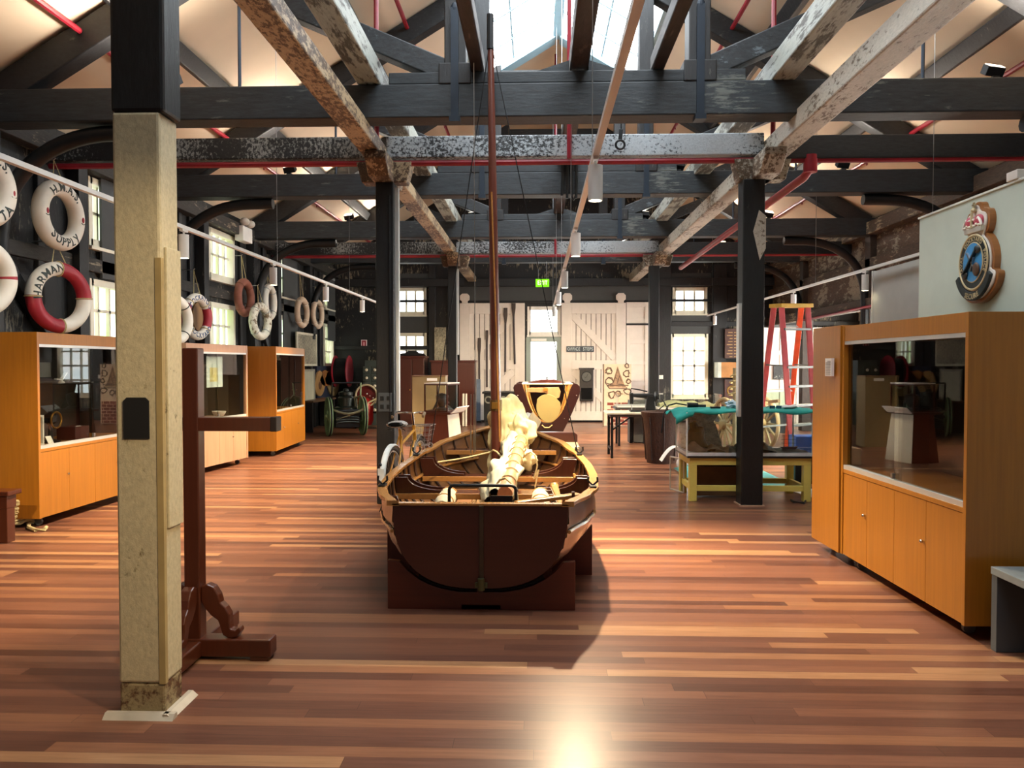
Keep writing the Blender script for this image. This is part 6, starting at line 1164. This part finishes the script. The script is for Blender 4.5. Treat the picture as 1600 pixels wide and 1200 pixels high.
def spoked(c, R, ang, par, mat):
    ax = Vector((math.cos(ang), math.sin(ang), 0)); t_ = Vector((-ax.y, ax.x, 0)); f = lambda v: c + t_ * v.x + ax * v.z + Vector((0, 0, v.y))
    w_ = M().torus((0, 0, 0), R, .035, f, 36, 8).build('wheel', mat, par, smooth=True); M().lathe([(.03, -.1), (.07, -.08), (.085, 0), (.07, .08), (.03, .1)], 16, f).build('hub', mat, w_, smooth=True)
    for k in range(12): a = 2 * PI * k / 12; M().bar(f(Vector((.06 * math.cos(a), .06 * math.sin(a), 0))), f(Vector((R * math.cos(a), R * math.sin(a), 0))), .035, .035).build('spoke', mat, w_)
r = thing('hand_cart', 'old wooden hand cart with two spoked wheels, seen through the glass tank', 'cart', (3.3, 12.2, 0)); mCW = mk('weathered_cart_wood', '8d8062', .7)
c1, c2 = G(1132, 705), G(1203, 706); spoked(Vector((c1.x, c1.y, .47)), .435, .25, r, mCW); spoked(Vector((c2.x, c1.y + .25, .47)), .435, .25, r, mCW)
M().tube([(c1.x - .05, c1.y, .47), (c2.x + .05, c1.y + .25, .47)], .03, 8).build('axle', mBLACK, r); M().box(c1.x + .1, c2.x - .1, c1.y - .5, c1.y + .7, .82, .88).build('bed', mCW, r); 
for x in (c1.x + .12, c2.x - .14): M().bar((x, c1.y - 1.0, .92), (x, c1.y + .7, .80), .04, .05).build('shaft', mCW, r)
r = thing('rope_spool', 'pale wooden post with wound rope standing by the black post, behind the tank', 'spool', G(1150, 700)); c = G(1147, 722); M().tube([(c.x, c.y, 0), (c.x, c.y, 1.45)], .03, 8).build('post', mCW, r); M().lathe([(0, 0), (.16, 0), (.16, .03), (0, .03)], 16, lambda v: Vector((c.x, c.y, 0)) + v).build('base', mCW, r); M().tube([(c.x + .1 * math.cos(k * .8) * (1 - k / 60), c.y + .1 * math.sin(k * .8), 1.0 + .012 * k) for k in range(34)], .014, 6).build('rope', mROPE, r, smooth=True)
r = thing('red_hand_rail', 'thin red pipe running along the bulkhead below the flaking boards', 'pipe', (XR - .2, 12, 2.5)); M().tube([(XR - .22, 8.5, 2.62), (XR - .22, 17.5, 2.48)], .025, 8).build('pipe', mPIPE, r, smooth=True)
r = thing('switch_plate', 'small white switch plate on the dark far wall beside the tall window', 'switch', P(1032, 589)); a, b = P(1029, 586), P(1035, 592); M().box(a.x, b.x, YF - .12, YF - .1, b.z, a.z).build('plate', mWHITE, r); c = P(1032, 589); M().box(c.x - .015, c.x + .015, YF - .13, YF - .12, c.z - .02, c.z + .02).build('rocker', mPAPER, r)
r = thing('emergency_light', 'twin-lamp white emergency light high on the left wall', 'light', atX(383, 362, -5.2)); c = atX(383, 366, -5.2); M().box(-5.3, -5.15, c.y - .22, c.y + .22, c.z - .14, c.z + .12).build('box', mWHITE, r, bevel=.01)
for s in (-.12, .14): M().ball((-5.16, c.y + s, c.z + .2), (.09, .07, .07), 12, 8).build('lamp_head', mk('lamp_head_%d' % (s > 0), 'b9b2a6', .4), r, smooth=True)
r = thing('chain_hook', 'black iron hook hanging from the tie beam under the skylight', 'hook', at(968, 215, 7.5)); c = at(969, 226, 8.0); M().torus((0, 0, 0), .045, .012, lambda v: c + Vector((v.x, v.z, v.y)), 22, 8).build('ring', mBLACK, r, smooth=True); M().bar(c + Vector((0, 0, .05)), c + Vector((.01, 0, .16)), .04, .02, (0, 1, 0)).build('shank', mBLACK, r, bevel=.006); M().tube([c + Vector((.01, 0, .15)), c + Vector((.01, 0, .42))], .008, 6).build('cord', mBLACK, r)
r = thing('chain_hoist', 'bundle of dark chains hung on the second tie beam', 'hoist', at(890, 290, 10.55)); 
for k, px in enumerate((878, 886, 893, 900)): c, d = at(px, 245, 10.6), at(px, 306 + 4 * (k % 2), 10.6); M().tube([c, (c + d) / 2 + Vector((.01, 0, 0)), d], .022, 6).build('chain', mBLACK, r, smooth=True)
M().tube([at(893, 306, 10.6), at(896, 312, 10.6), at(900, 306, 10.6)], .02, 6).build('loop', mBLACK, r, smooth=True); c = at(889, 246, 10.6); M().box(c.x - .16, c.x + .14, 10.55, 10.8, c.z - .04, c.z + .05).build('saddle', mBLACK, r)
# small uplights added on the tie beams to brighten the ceiling
def added_flood(x, Y, zt, aim, label, e=70):
    r = thing('added_floodlight', label, 'added_floodlight', (x, Y, zt), 0, 'uplights added on the tie beams'); M().box(x - .03, x + .03, Y - .05, Y + .05, zt, zt + .04).build('clamp', mBLACK, r)
    d = Vector(aim).normalized(); c = Vector((x, Y, zt + .11)); M().bar(c - d * .05, c + d * .035, .16, .12, (0, 1, .1)).build('housing', mBLACK, r, bevel=.006)
    M().bar(c + d * .036, c + d * .041, .14, .10, (0, 1, .1)).build('lens', glow('added_flood_lens', (1, .86, .68), 3), r)
    ld = bpy.data.lights.new('added_flood', 'SPOT'); ld.energy = e * 1.5; ld.color = (1, .87, .74); ld.spot_size = 3.05; ld.spot_blend = .9; ld.shadow_soft_size = .08
    lo = bpy.data.objects.new('added_flood', ld); COL.objects.link(lo); lo.parent = r; lo.location = (0, 0, .11) ; lo.location = Vector(lo.location) + d * .05; lo.rotation_euler = d.to_track_quat('-Z', 'Y').to_euler()
for i, (Y, z) in enumerate(((7.3, 4.11), (10.8, 4.16), (14.2, 4.14), (17.7, 4.15))):
    w = ('nearest', 'second', 'third', 'farthest')[i]
    added_flood(-3.5, Y, z, (-.15, -.6, 1), 'small black uplight added on the left end of the %s truss' % w, (120, 45, 60, 65)[i]); added_flood(4.2, Y, z, (.15, -.6, 1), 'small black uplight added on the right end of the %s truss' % w, (120, 45, 60, 65)[i])
    if i: added_flood(-1.2, Y, z, (-.1, .4, 1), 'small black uplight added over the left post row on the %s truss' % w, 32); added_flood(1.95, Y, z, (.1, .4, 1), 'small black uplight added over the right post row on the %s truss' % w, 32)
